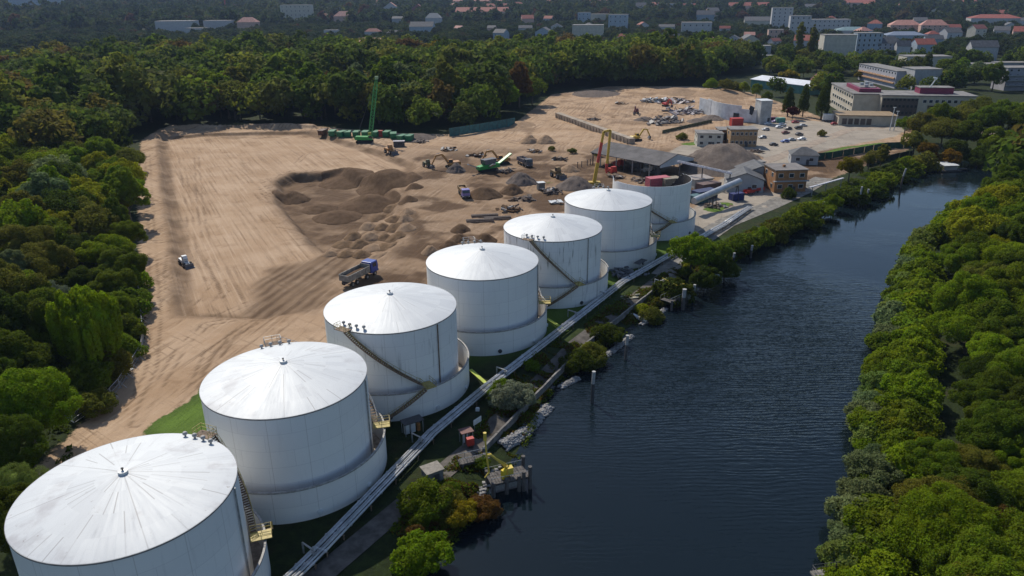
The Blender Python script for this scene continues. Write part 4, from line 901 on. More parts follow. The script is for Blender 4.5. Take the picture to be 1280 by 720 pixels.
def loader(px, py, rz, body, label, s=1.):
    p = atg(px, py); t = thing('wheel_loader', label, 'wheel loader', p, rz, 'loaders on the building site', s)
    MB().extr([(-3.0, 1.0), (.2, 1.0), (.2, 1.9), (-2.7, 2.1), (-3.1, 1.7)], 1.9).build('engine_cover', body, t, bevel=.05)
    cb = MB().extr([(-.6, 1.7), (.8, 1.7), (.9, 2.4), (.5, 3.3), (-.6, 3.3)], 1.4).build('cab', body, t); MB().extr([(-.4, 2.2), (.93, 2.2), (.55, 3.15), (-.4, 3.15)], 1.44).build('window', GLASS, cb)
    MB().box((1.4, 0, 1.1), (1.6, 1.2, .7)).build('front_frame', body, t)
    for x in (-1.8, 1.6):
        for y in (-1.05, 1.05): wheel(t, x, y, .75, .55)
    for y in (-.5, .5): MB().beam((1.0, y, 1.7), (3.2, y, .7), .22, .3).build('lift_arm', body, t)
    MB().extr([(3.0, 1.3), (3.2, .2), (4.3, .1), (4.2, .25), (3.4, .45), (3.25, 1.35)], 2.7).build('bucket', DGREY, t); return t
def tipper(px, py, rz, cabm, bedm, label, s=1., load=S_DARK, name='dump_truck'):
    p = atg(px, py); t = thing(name, label, 'truck', p, rz, None, s)
    MB().box((-.5, 0, .95), (8.6, .9, .3)).build('chassis', DGREY, t)
    cb = MB().extr([(2.3, .8), (4.5, .8), (4.6, 2.0), (4.35, 3.1), (2.3, 3.1)], 2.45).build('cab', cabm, t, bevel=.08)
    MB().extr([(4.0, 2.05), (4.63, 2.05), (4.42, 2.85), (4.0, 2.85)], 2.2).build('windscreen', GLASS, cb)
    for sy in (-1.24, 1.24): MB().box((3.4, sy, 2.4), (1.1, .04, .8)).build('side_window', GLASS, cb)
    MB().box((4.62, 0, 1.0), (.12, 2.4, .5)).build('bumper', DGREY, cb)
    for sy in (-.9, .9): MB().box((4.69, sy, 1.05), (.05, .35, .2)).build('headlight', PAINT, cb)
    b = MB()
    b.box((-1.4, 0, 1.35), (6.6, 2.4, .14))
    for sy in (-1.2, 1.2): b.box((-1.4, sy, 2.0), (6.6, .1, 1.25))
    b.box((-4.7, 0, 1.95), (.1, 2.4, 1.15)); b.box((1.9, 0, 2.1), (.1, 2.4, 1.5))
    for i in range(6):
        for sy in (-1.28, 1.28): b.box((-4.4+i*1.2, sy, 2.0), (.12, .1, 1.2))
    b.build('tipper_body', bedm, t)
    l = MB(); g = 10
    V = [(-4.6+6.4*i/g, -1.1+2.2*j/6, 1.75+.55*math.sin(math.pi*j/6)*(.5+.5*math.sin(math.pi*i/g))+.08*random.random()) for i in range(g+1) for j in range(7)]
    l._add(V, [(i*7+j, (i+1)*7+j, (i+1)*7+j+1, i*7+j+1) for i in range(g) for j in range(6)]); l.build('load', load, t)
    for x in (-3.6, -2.2, 1.0, 3.5):
        for y in (-1.05, 1.05): wheel(t, x, y, .52, .35)
    return t
def hdg(a, b):
    A, B = at(*a), at(*b); return math.atan2(B.y-A.y, B.x-A.x)
tipper(450, 350, hdg((437, 355), (470, 338)), BLUE, pm('tipper_grey', (.26, .25, .23), .3, 1.5, .6), 'dump truck with blue cab and grey tipper loaded with soil behind the third tank', 1.3, S_DARK)
tipper(580, 245, hdg((578, 232), (583, 250))+.1, PURPLE, pm('tipper_ochre', (.30, .20, .10), .3, 1.5, .6), 'dump truck with pale purple cab and ochre tipper on the sandy ramp', 1.15, S_SAND)
t = tipper(656, 207, hdg((648, 200), (668, 210)), DGREY, pm('tipper_slate', (.14, .13, .15), .3, 1.5, .6), 'dark slate truck with ribbed tipper behind the grey heap', 1.2, S_GREY)
excavator(566, 210, hdg((590, 205), (552, 208)), ORANGE, 'orange excavator reaching left over the dark grey heap', 1.35)
excavator(628, 205, hdg((640, 205), (610, 207)), ORANGE, 'orange excavator behind the green screening machine', 1.35)
excavator(795, 176, hdg((795, 176), (815, 174)), YEL, 'yellow excavator at the back edge of the long hall', 1.2)
excavator(795, 142, hdg((795, 142), (790, 148)), pm('maroon_paint', (.20, .05, .06)), 'maroon excavator alone on the demolition yard', 1.1)
excavator(832, 133, hdg((832, 133), (845, 136)), RED, 'red excavator among the crumpled scrap of the demolition yard', 1.1)
loader(488, 192, hdg((480, 189), (500, 195)), ORANGE, 'orange red wheel loader on the upper field near the green crane', 1.25)
loader(535, 209, hdg((530, 207), (545, 212)), pm('loader_olive', (.12, .12, .06)), 'small dark olive loader on the sand left of the orange excavator', 1.0)
loader(697, 222, hdg((690, 218), (710, 226)), pm('loader_ochre', (.24, .15, .06)), 'ochre loader in front of the dark grit heap', 1.3)
loader(232, 332, hdg((224, 326), (240, 336)), PAINT, 'small white machine working alone on the left field', .9)
# box body truck (dark) near skips
p = atg(499, 183); t = thing('site_cabin', 'small dark site cabin with pale roof beside the green skips', 'cabin', p, .1)
MB().box((0, 0, 1.3), (5.4, 2.6, 2.6)).build('wall', DARKM, t); MB().box((0, 0, 2.68), (5.7, 2.9, .14)).build('roof', pm('cabin_roof', (.4, .38, .42)), t); MB().box((.6, -1.33, 1.3), (2.0, .05, 1.2)).build('window', GLASS, t)
# green crawler rig with tall lattice mast
p = atg(456, 178); base = p; t = thing('crawler_crane', 'bright green crawler crane with one tall lattice boom before the dark wood', 'crane', p, 0)
mpp = (p-Vector((0, 0, CAMH))).length/FPX
for sy in (-2.0, 2.0): MB().extr([(-4, .2), (-3.6, 0), (3.6, 0), (4, .2), (4.2, .7), (3.8, 1.2), (-3.8, 1.2), (-4.2, .7)], .9, Matrix.Translation((0, sy, 0))).build('track', TYRE, t)
MB().box((0, 0, 1.0), (3.2, 3.4, .5)).build('undercarriage', DGREY, t)
MB().extr([(-4.6, 1.4), (3.4, 1.4), (3.6, 2.2), (2.6, 3.0), (-4.2, 3.2), (-4.8, 2.4)], 3.4).build('body', GREEN, t, bevel=.1)
cb = MB().extr([(2.2, 1.5), (4.2, 1.5), (4.3, 2.8), (3.9, 3.8), (2.2, 3.8)], 1.3, Matrix.Translation((0, -1.6, 0))).build('cab', GREEN, t); MB().extr([(2.6, 2.4), (4.33, 2.4), (3.95, 3.6), (2.6, 3.6)], 1.34, Matrix.Translation((0, -1.6, 0))).build('window', GLASS, cb)
topw = at(469, 109, 0); fwd = (p-Vector((0, 0, CAMH))); 
# boom foot and head: head is straight above, shifted to the right
foot = Vector((2.8, 0, 2.0)); Hh_ = 71*mpp/math.cos(R_(10)); head = Vector((2.8+12*mpp, 2.5, Hh_+1.0))
bo = MB(); dv = (head-foot).normalized(); ax = dv.cross(Vector((0, 1, 0))).normalized(); ay = dv.cross(ax)
cor = [(-1, -1), (1, -1), (1, 1), (-1, 1)]; N_ = 18
def cpt(i, q):
    w_ = .85*min(1, .45+i*.25, .35+(N_-i)*.2); return foot.lerp(head, i/N_)+ax*q[0]*w_+ay*q[1]*w_
for i in range(N_):
    for j in range(4):
        bo.tube(cpt(i, cor[j]), cpt(i+1, cor[j]), .12, 5); bo.tube(cpt(i, cor[j]), cpt(i+1, cor[(j+1) % 4]), .07, 4); bo.tube(cpt(i, cor[j]), cpt(i, cor[(j+1) % 4]), .07, 4)
bo.build('lattice_boom', pm('boom_green', (.06, .30, .09), .2, 1.), t)
MB().box(head, (1.6, 1.2, 1.4)).build('boom_head', pm('boom_head_green', (.25, .38, .22)), t)
MB().tube(Vector((-3.6, -.8, 3.2)), head, .05, 4).tube(Vector((-3.6, .8, 3.2)), head, .05, 4).build('stay_cable', DARKM, t)
MB().box((2.8, 0, 3.6), (1.3, 1.5, 2.6)).build('winch', pm('winch_yellow', (.4, .38, .05)), t)
# green skips
TEAL = pm('skip_green', (.015, .17, .085), .25, 1.5, .5); RSK = pm('skip_brown', (.10, .055, .045), .3, 1.5, .6)
for i, (px, py) in enumerate([(404, 169), (416, 170), (428, 171), (435, 171), (446, 171), (457, 171), (471, 171), (484, 171), (492, 173), (503, 176), (512, 176)]):
    p = atg(px, py); t = thing('skip', f"{'brown' if i in (0,) else 'green'} steel skip, {['first','second','third','fourth','fifth','sixth','seventh','eighth','ninth','tenth','eleventh'][i]} from the left in the row before the dark wood", 'skip', p, 1.45+random.uniform(-.3, .3), 'green skips in front of the wood', 1.0)
    b = MB().extr([(-2.6, .3), (2.6, .3), (3.3, 3.0), (-3.3, 3.0)], 3.1).build('body', RSK if i == 0 else TEAL, t)
    r_ = MB(); 
    for sy in (-1.6, 1.6): r_.box((0, sy, 3.0), (6.7, .14, .16))
    for x in (-1.6, 0, 1.6): r_.box((x, -1.6, 1.6), (.14, .12, 2.5)).box((x, 1.6, 1.6), (.14, .12, 2.5))
    r_.build('rib', RSK if i == 0 else TEAL, t); MB().box((0, 0, 2.7), (5.8, 2.9, .1)).build('load', S_DARK, t)
p = atg(476, 171); t = thing('red_pallet_stack', 'small stack of red crates between the green skips', 'crates', (p.x, p.y, p.z)); 
for q in range(3): MB().box((0, 0, .6+q*1.1), (2.4, 1.8, 1.0)).build('crate', RED, t)
# sheds: teal corrugated hoarding
def hoarding(pts, h, mat, label, name='hoarding', step=2.5):
    P = [atg(*p) for p in pts]; t = thing(name, label, 'fence', P[0])
    m = MB(); po = MB(); rel = [p-P[0] for p in P]
    for a, b in zip(rel[:-1], rel[1:]):
        n = max(1, int((b-a).length/step)); d = (b-a).normalized(); nn = Vector((-d.y, d.x, 0))
        for i in range(n):
            u = a.lerp(b, i/n)+Vector((0, 0, h/2)); v_ = a.lerp(b, (i+.94)/n)+Vector((0, 0, h/2)); off = nn*(.06 if i % 2 else -.06); m.beam(u+off, v_+off, .08, h)
            MB().tube(a.lerp(b, i/n)+nn*.2, a.lerp(b, i/n)+nn*.2+Vector((0, 0, h+.1)), .09, 6).build('post', DARKM, t)
    m.build('panel', mat, t); return t
hoarding([(562, 171), (600, 165), (644, 157)], 4.4, pm('teal_sheet', (.016, .12, .13), .3, .6, .5), 'dark teal corrugated hoarding at the foot of the wood', step=3.2)
hoarding([(1012, 201), (1040, 198), (1080, 191), (1108, 186), (1140, 185)], 3.0, pm('dark_green_sheet', (.010, .075, .05), .3, .6, .6), 'long dark green fence beneath the grass verge of the road', step=3.5)
hoarding([(1083, 208), (1112, 200), (1142, 194)], 2.4, pm('dark_slate_sheet', (.012, .03, .03), .3, .6, .6), 'shorter dark fence nearer the canal bank', step=3.5)
# green screening plant
p = atg(610, 214); t = thing('screening_machine', 'green mobile screening machine with grey conveyors', 'screening machine', p, hdg((595, 216), (628, 210)), scale=1.3)
MB().extr([(-4, 1.0), (4, 1.0), (4.2, 2.2), (1, 2.6), (-4, 2.0)], 2.0).build('body', GREEN, t); MB().beam((3.5, 0, 1.5), (9.5, 0, 4.5), 1.2, .35).build('conveyor', GREEN, t)
MB().beam((-3.5, .3, 1.5), (-7.5, .5, 3.2), 1.0, .3).build('conveyor', STEEL, t); MB().beam((0, -1, 1.6), (-2, -6, 3.6), 1.0, .3).build('conveyor', pm('conveyor_white', (.5, .5, .48)), t)
MB().extr([(-1.6, 2.4), (2.2, 2.4), (2.8, 4.0), (-2.2, 4.0)], 2.4).build('hopper', DGREY, t)
for sy in (-1.1, 1.1): MB().extr([(-3, 0), (3, 0), (3.3, .5), (2.9, .9), (-2.9, .9), (-3.3, .5)], .5, Matrix.Translation((0, sy, 0))).build('track', TYRE, t)
# stacked steel beams
for k_, (px, py) in enumerate([(600, 277), (622, 274), (606, 271)]):
    p = atg(px, py); m = MB()
    for i in range(5): m.box((0, i*.5-1, .25+.4*(i % 2)), (9, .4, .4))
    tag(m.build('beam_stack', pm('brown_beams', (.13, .095, .08)), loc=p, rz=.15), f"stack of long brown beams behind the middle tanks, {['left', 'right', 'rear'][k_]} one of three", 'beam stack', 'beam stacks')
p = atg(676, 237); t = thing('switch_box', 'white concrete switch box on a patch of grass behind the sixth tank', 'switch box', p, .3)
MB().box((0, 0, 1.4), (2.6, 2.2, 2.8)).build('wall', concrete, t); MB().box((0, 0, 2.86), (2.9, 2.5, .12)).build('roof', PAINT, t)
p = atg(694, 254); m = MB()
for i in range(6): m.box((random.uniform(-2, 2), random.uniform(-1, 1), .2+.15*i), (random.uniform(2, 4), random.uniform(1, 2), .14), random.uniform(0, 3), .15, -.1)
tag(m.build('metal_sheets', PAINT, loc=p), 'crumpled white metal sheets on the sand behind the sixth tank', 'scrap sheets')
# scrap in demolition yard
for k_, (px, py, w_, mt, lb) in enumerate([(820, 127, 26, PAINT, 'crumpled white and dark scrap at the head of the demolition yard'), (845, 128, 40, pm('pale_scrap', (.45, .40, .40)), 'long strip of pale sheet scrap in the demolition yard'), (858, 140, 56, pm('mixed_scrap', (.25, .22, .24)), 'wide heap of dark and white scrap beside the demolished tank'), (830, 152, 48, pm('brown_scrap', (.20, .17, .16)), 'round heap of broken grey concrete and pipes in the demolition yard')]):
    p = atg(px, py); mpp = p.y/FPX; R2 = w_*mpp/2; m = MB(); rng = random.Random(k_)
    m.mat(0).box((0, 0, .1), (R2*1.5, R2*1.2, .5), .3)
    for i in range(70):
        q = (rng.gauss(0, R2*.5), rng.gauss(0, R2*.45), rng.uniform(.1, 2.2)); m.mat(rng.choice([0, 0, 1, 2])).box(q, (rng.uniform(1, 5), rng.uniform(.5, 2.4), rng.uniform(.1, .7)), rng.uniform(0, 3.1), rng.uniform(-.5, .5), rng.uniform(-.5, .5))
    tag(m.build('scrap_heap', [mt, RUST, DGREY], loc=p), lb, 'scrap heap')
# demolished white tank: tall sheet wall, broken
WT = pm('old_white_shell', (.60, .62, .64), .15, .3, .5)
a = atg(884, 143); b = atg(958, 155); t = thing('demolished_tank', 'half demolished white tank wall with two dark holes at the yard', 'demolished tank', a)
rel = b-a; m = MB(); n = 16; mid = Vector((rel.y, -rel.x, 0)).normalized()
pts = [rel*(i/n)+mid*(7*math.sin(math.pi*i/n)) for i in range(n+1)]
mpp = a.y/FPX
for i in range(n):
    h0 = 21*mpp*(1 if i < 2 else .97 if i < 11 else .8); m.beam(pts[i]+Vector((0, 0, h0/2-1)), pts[i+1]+Vector((0, 0, h0/2-1)), .3, h0)
m.build('shell', WT, t)
q = pts[10]+mid*.25; MB().box(q+Vector((0, 0, 2.2)), (3.6, .5, 5), math.atan2(rel.y, rel.x)).build('opening', GLASS, t); q = pts[13]+mid*.25; MB().box(q+Vector((0, 0, 7.)), (3.0, .5, 4.5), math.atan2(rel.y, rel.x), 0, .3).build('opening', GLASS, t)
w0 = a+rel*.0-mid*0; MB().box((-4.5*mpp+1, 2, 9*mpp), (.3, 14, 18*mpp), .25).build('end_wall', WT, t)
p = atg(952, 154); t = thing('silo_block', 'grey white concrete block standing right of the demolished tank', 'silo', p, .1); hh = 26*mpp
MB().box((0, 0, hh/2), (13*mpp, 8, hh)).build('wall', pm('block_grey', (.40, .41, .41), .25, .2), t); MB().box((0, 0, hh+.1), (13*mpp+.4, 8.4, .25)).build('roof', PAINT, t); MB().box((2, -4.1, 2), (1.4, .2, 3)).build('door', GLASS, t)
def container(px, py, rz, mat, label, L=6.1, z0=0, h=2.6, w_=2.45):
    p = atg(px, py); t = thing('container', label, 'container', (p.x, p.y, p.z+z0), rz)
    m = MB().box((0, 0, h/2), (L, w_, h)); n = int(L/.4)
    for i in range(n):
        for sy in (-1, 1): m.box((-L/2+.2+i*.4, sy*(w_/2+.02), h/2), (.16, .06, h-.3))
    m.build('body', mat, t)
    f_ = MB()
    for sx in (-1, 1):
        for sy in (-1, 1): f_.box((sx*(L/2-.04), sy*(w_/2-.02), h/2), (.14, .16, h+.06))
    f_.build('corner_post', DGREY, t); MB().box((L/2+.03, 0, h/2), (.05, w_-.3, h-.3)).build('door', mat, t); return t
container(920, 157, .1, RED, 'bright red container in front of the demolished tank', 6.5, h=4.2, w_=4); container(965, 152, .1, pm('plum', (.16, .04, .08)), 'plum coloured container behind the parked cars'); container(975, 153, .1, pm('sea_green', (.10, .30, .24)), 'sea green container behind the parked cars', 5)
container(822, 232, .35, pm('rose_red', (.42, .10, .13), .2), 'rose red container behind the cut open tank', 9, h=3.4, w_=4); container(838, 232, .35, pm('tan_box', (.26, .22, .16), .2), 'tan container right of the rose red one', 7, h=3.2, w_=4)
container(880, 248, .5, pm('navy_box', (.03, .045, .12), .2), 'navy blue open container behind the big silver pipe', 9, h=3.2, w_=4); container(872, 253, .5, pm('teal_box', (.05, .12, .14), .2), 'teal container with red lid beside the cut open tank', 6, h=2.8, w_=4); container(885, 238, .5, pm('brown_box', (.13, .08, .07), .2), 'brown container under the white pipe bridge', 9, h=3, w_=4)
container(920, 250, .4, pm('royal_blue', (.02, .03, .14), .2), 'small royal blue container under the big silver pipe', 5)
# cars
def car(px, py, rz, col, label, kind='car'):
    p = atg(px, py); m = pm('paint_'+'_'.join(f'{int(c*100)}' for c in col), col, .08, 1., .3); t = thing('parked_car', label, 'car', p, rz, 'cars parked on the gravel lot')
    MB().extr([(-2.1, .35), (2.1, .35), (2.15, .7), (1.9, .9), (-2.05, 1.0), (-2.15, .7)], 1.75).build('body', m, t, bevel=.07)
    c = MB().extr([(-1.7, .95), (1.0, .9), (.4, 1.45), (-1.3, 1.48)], 1.5).build('cabin', m, t); MB().extr([(-1.62, 1.0), (.92, .98), (.4, 1.36), (-1.25, 1.38)], 1.54).build('window', GLASS, c)
    for x in (-1.3, 1.3):
        for y in (-.8, .8): wheel(t, x, y, .33, .2)
CW, CS, CB, CD, CR = (.75, .76, .78), (.42, .44, .47), (.04, .10, .35), (.04, .04, .05), (.30, .03, .04)
for px, py, c, lb in [(960, 156, CW, 'white car at the far left corner of the gravel lot'), (969, 153, (.25, .2, .4), 'lilac car in the far row before the plum container'), (978, 157, CW, 'white car in the middle of the far row, front'), (974, 160, CW, 'white car left in the second row'), (957, 163, CS, 'silver car at the left end of the second row'),
  (985, 162, CD, 'black car in the second row beside a white one'), (998, 161, CD, 'black car in the middle of the gravel lot'), (1004, 158, CS, 'silver car at the right end of the far row'), (982, 167, (.2, .08, .07), 'maroon car in the middle row, left of a black one'), (999, 169, CD, 'black car near the weed clump on the lot'),
  (953, 173, (.18, .22, .28), 'slate blue car next to the brick house'), (967, 182, CD, 'black car nearest the brick house'), (981, 178, CB, 'bright blue van like car in the near row'), (990, 176, CS, 'silver car in the near row beside the blue one'), (1002, 175, CW, 'white and dark car at the right end of the near row'), (994, 154, CR, 'red car at the back of the lot under the cypress')]:
    car(px, py, random.choice([.2, .25, .3])+random.choice([0, math.pi]), c, lb)
p = atg(1041, 152); t = thing('box_truck', 'white box truck parked beside the stone office', 'truck', p, -.25)
MB().box((-1.2, 0, 2.6), (9, 2.6, 3.2)).build('box_body', PAINT, t); cb = MB().extr([(3.5, .7), (5.6, .7), (5.6, 2.0), (5.2, 3.0), (3.5, 3.0)], 2.4).build('cab', pm('cab_violet', (.3, .28, .4)), t); MB().extr([(5.0, 1.9), (5.63, 1.9), (5.25, 2.8), (5.0, 2.8)], 2.1).build('windscreen', GLASS, cb); MB().box((0, 0, .8), (9.5, .9, .3)).build('chassis', DGREY, t)
for x in (-4, -2.8, 4.4):
    for y in (-1.05, 1.05): wheel(t, x, y, .5, .35)
p = at(1042, 156); car(1043, 156, .2, CR, 'small red car in front of the white box truck')
p = atg(977, 142); t = thing('banner_flag', 'tall narrow red banner on a pole beside the dark red tree', 'banner', p); MB().tube((0, 0, 0), (0, 0, 6), .08, 6).build('pole', STEEL, t); MB().box((.8, 0, 3.8), (1.5, .06, 4.2)).build('cloth', pm('banner_red', (.65, .06, .04)), t)
tree(*at(1027, 170)[:2], 'bush', 'olive green', .8, 'mid', label='weed clump alone on the gravel lot')

# ================================================================ yellow red telescopic crane
p = atg(742, 232); t = thing('telescopic_crane', 'yellow and red crane with folded over jib in front of the hall', 'crane', p); m_ = (p-Vector((0, 0, CAMH))).length/FPX
bt_ = Vector((10*m_, 0, 66*m_)); b0 = Vector((0, 0, .5))
MB().beam(b0, b0.lerp(bt_, .42), 1.25, 1.25).build('lower_boom', YEL, t); MB().beam(b0.lerp(bt_, .42), b0.lerp(bt_, .80), 1.05, 1.05).build('middle_boom', RED, t); MB().beam(b0.lerp(bt_, .80), bt_, .9, .9).build('upper_boom', YEL, t)
tp_ = bt_+Vector((8*m_, 0, .5)); MB().beam(bt_, tp_, .9, .8).build('elbow', YEL, t); MB().beam(tp_, tp_+Vector((-.8, 0, -41*m_)), .9, .9).build('jib', YEL, t)
MB().box(tp_+Vector((-.9, 0, -45*m_)), (1.0, 1.0, 3)).box(tp_+Vector((-.9, 0, -49*m_)), (.6, .6, 2)).build('hook_block', RED, t); MB().box((-.5, 0, .8), (6, 2.6, 1.6)).build('carrier', YEL, t)
for x in (-2.6, 2.2):
    for y in (-1.2, 1.2): wheel(t, x, y, .6, .4)
# ================================================================ long open hall
A = atg(741, 206); B = atg(822, 224); Cc = atg(866, 212); u = (B-A); u.z = 0; L = u.length; rz = math.atan2(u.y, u.x); v_ = Cc-B; v_.z = 0; D = 22.0
t = thing('open_hall', 'long open sided hall with dark grey roof and pale blue gable', 'hall', (A.x, A.y, 0), rz); hh = 5.2
ro = MB(); ro.extr([(-D/2-.8, hh), (0, hh+3.0), (D/2+.8, hh), (D/2+.8, hh+.25), (0, hh+3.28), (-D/2-.8, hh+.25)], L+2, Matrix.Translation((L/2, D/2, 0)) @ Matrix.Rotation(math.pi/2, 4, 'Z'))
ro.build('roof', pm('felt_roof', (.105, .098, .10), .22, .25, .9), t)
for sx, mt_ in ((L+.85, pm('gable_blue', (.42, .47, .50), .12, .4)), (-.85, pm('gable_grey', (.25, .25, .27), .15, .4))):
    MB().extr([(-D/2, hh-.9), (D/2, hh-.9), (D/2, hh), (0, hh+2.9), (-D/2, hh)], .2, Matrix.Translation((sx, D/2, 0)) @ Matrix.Rotation(math.pi/2, 4, 'Z')).build('gable', mt_, t)
for i in range(9):
    for y in (0, D): MB().box((L*i/8, y, hh/2), (.35, .35, hh)).build('post', STEEL if i % 2 else DARKM, t)
    MB().beam((L*i/8, 0, hh-.1), (L*i/8, D, hh-.1), .2, .5).build('truss', DARKM, t)
rng = random.Random(9)
for i, (fx, fy, mt_, lb) in enumerate([(.25, .3, RED, 'red machine parked under the open hall, left'), (.5, .4, DGREY, 'dark container block under the open hall, middle'), (.45, -.25, RED, 'red tractor unit in front of the open hall'), (.72, .3, STEEL, 'grey bundle under the open hall, right'), (.88, .2, DARKM, 'dark machine under the right end of the open hall')]):
    q = Vector((A.x, A.y, 0))+Matrix.Rotation(rz, 3, 'Z') @ Vector((L*fx, D*fy, 0)); m = MB().box((0, 0, 1.2), (4, 2.2, 1.2)).box((1.2, 0, 2.2), (1.5, 2, 1.2)).box((-2.4, 0, .9), (1.2, 2.4, .5))
    for x in (-1.4, 1.4):
        for y in (-1.1, 1.1): m.tube((x, y-.2, .6), (x, y+.2, .6), .6, 10)
    tag(m.build('stored_machine', mt_, loc=q, rz=rz+rng.uniform(-.4, .4)), lb, 'machine')
for i, (px, py) in enumerate([(722, 210), (727, 209), (734, 207), (738, 206)]):
    p = atg(px, py); tag(MB().box((0, 0, 1.2), (.3, .3, 2.6)).box((0, 0, 2.5), (.6, .3, .15)).build('fence_post', DARKM, loc=p), 'dark post of the broken fence left of the open hall', 'post', 'posts left of the open hall')
# ================================================================ houses and larger buildings
BRICK = pm('orange_brick', (.36, .175, .075), .2, .8, .85); TANW = pm('tan_brick', (.36, .23, .12), .2, .8, .85); CREAM = pm('cream_render', (.52, .49, .42), .12, .3, .8); GREYW = pm('grey_render', (.36, .36, .37), .12, .3, .8)
SLATE = pm('slate_roof', (.09, .092, .10), .25, .5, .8); TILE = pm('red_tile', (.26, .065, .045), .25, .5, .8); FLAT = pm('flat_roof', (.20, .19, .185), .22, .25, .9); WFR = pm('window_white', (.6, .6, .6), .1, 2.)
def house(px, py, wx, dy, h, rz, wall, roof, kind, label, name='house', cat='house', rows=1, cols=4, roof_h=3., wz=1.3, sides=('f', 'l'), win=True, door=True, base=0.):
    """front wall runs along local x from the point (px,py), depth goes back along +y"""
    p = atg(px, py, base); t = thing(name, label, cat, p, rz); h0 = h; h = h+base
    MB().box((wx/2, dy/2, h/2-.5), (wx, dy, h+1)).build('wall', wall, t)
    if kind == 'flat': MB().box((wx/2, dy/2, h+.16), (wx+.7, dy+.7, .32)).build('roof', roof, t)
    elif kind == 'gable':
        MB().extr([(-dy/2-.5, h), (0, h+roof_h), (dy/2+.5, h), (dy/2+.5, h+.22), (0, h+roof_h+.25), (-dy/2-.5, h+.22)], wx+.8, Matrix.Translation((wx/2, dy/2, 0)) @ Matrix.Rotation(math.pi/2, 4, 'Z')).build('roof', roof, t)
        MB().extr([(-dy/2, h-.02), (dy/2, h-.02), (0, h+roof_h-.05)], wx-.1, Matrix.Translation((wx/2, dy/2, 0)) @ Matrix.Rotation(math.pi/2, 4, 'Z')).build('gable', wall, t)
    elif kind == 'gable_f':
        MB().extr([(-wx/2-.5, h), (0, h+roof_h), (wx/2+.5, h), (wx/2+.5, h+.22), (0, h+roof_h+.25), (-wx/2-.5, h+.22)], dy+.8, Matrix.Translation((wx/2, dy/2, 0))).build('roof', roof, t)
        MB().extr([(-wx/2, h-.02), (wx/2, h-.02), (0, h+roof_h-.05)], dy-.1, Matrix.Translation((wx/2, dy/2, 0))).build('gable', wall, t)
    elif kind == 'hip':
        k_ = min(wx, dy)*.5; m = MB(); o = .5; e = h+.02
        if wx >= dy: rid = [(k_, dy/2, h+roof_h), (wx-k_, dy/2, h+roof_h)]
        else: rid = [(wx/2, k_, h+roof_h), (wx/2, dy-k_, h+roof_h)]
        c = [(-o, -o, e), (wx+o, -o, e), (wx+o, dy+o, e), (-o, dy+o, e)]
        if wx >= dy: fs = [(0, 1, 5, 4), (2, 3, 4, 5), (1, 2, 5), (3, 0, 4), (3, 2, 1, 0)]
        else: fs = [(0, 1, 4), (1, 2, 5, 4), (2, 3, 5), (3, 0, 4, 5), (3, 2, 1, 0)]
        m._add(c+rid, fs); m.build('roof', roof, t)
    if win:
        fh = h0/rows
        for r in range(rows):
            for c in range(cols):
                x = wx*(c+.5)/cols; ww = min(1.6, wx/cols*.55); w_ = MB().box((x, -.03, base+fh*(r+.55)), (ww+.24, .14, wz+.24)).build('window', WFR, t); MB().box((x, -.08, base+fh*(r+.55)), (ww, .10, wz)).build('pane', GLASS, w_)
            if 'l' in sides:
                n_ = max(1, int(dy/5))
                for c in range(n_):
                    y = dy*(c+.5)/n_; w_ = MB().box((-.03, y, base+fh*(r+.55)), (.14, 1.44, wz+.24)).build('window', WFR, t); MB().box((-.08, y, base+fh*(r+.55)), (.10, 1.2, wz)).build('pane', GLASS, w_)
    if door: MB().box((wx*.62, -.1, 1.1), (1.2, .12, 2.2)).build('door', DARKM, t)
    return t
a0 = hdg((872, 182), (898, 182))
house(871, 183, 12, 10, 6.0, a0-.05, CREAM, FLAT, 'flat', 'two storey cream house with flat grey roof behind the rubble heap', rows=2, cols=3)
house(912, 184, 12.5, 9, 8.2, a0, TANW, FLAT, 'flat', 'two storey tan brick house with a band of white windows', rows=2, cols=6)
house(898, 180, 6, 9, 6.6, a0, BRICK, FLAT, 'flat', 'recessed brick link between cream house and tan house', name='link_building', cat='building', rows=1, cols=1, wz=3.4, sides=())
t = house(967, 241, 12, 11, 8.2, hdg((967, 241), (1002, 240)), BRICK, pm('brown_flat_roof', (.17, .15, .14), .2, .3), 'flat', 'orange brick house with flat brown roof by the canal hedge', rows=2, cols=3)
MB().box((6, -.4, 4.3), (13.4, 1.0, .3)).build('canopy', GREYW, t); MB().box((5, 5, 8.8), (.9, .9, 1.0)).build('chimney', BRICK, t)
house(988, 205, 11, 9, 4, hdg((988, 205), (1015, 206)), GREYW, SLATE, 'hip', 'small grey house with dark hipped roof beside the green fence', cols=2, roof_h=2.8)
house(908, 240, 13, 12, 4.6, hdg((908, 240), (940, 242))+.12, GREYW, SLATE, 'gable_f', 'grey shed with two pitched dark roof, nearer one beside the silver pipe', 'shed', 'shed', cols=2, roof_h=2.6)
house(927, 232, 14, 12, 4.6, hdg((927, 232), (960, 233))+.12, GREYW, SLATE, 'gable_f', 'grey shed with dark roof left of the orange brick house', 'shed', 'shed', cols=2, roof_h=2.8)
house(932, 215, 9, 7, 3.4, .3, GREYW, FLAT, 'flat', 'small grey hut at the foot of the rubble heap', 'hut', 'hut', cols=1)
house(868, 236, 8, 7, 3.2, .35, CREAM, pm('pale_roof', (.30, .26, .24)), 'flat', 'small pale hut under the white pipe bridge', 'hut', 'hut', cols=2)
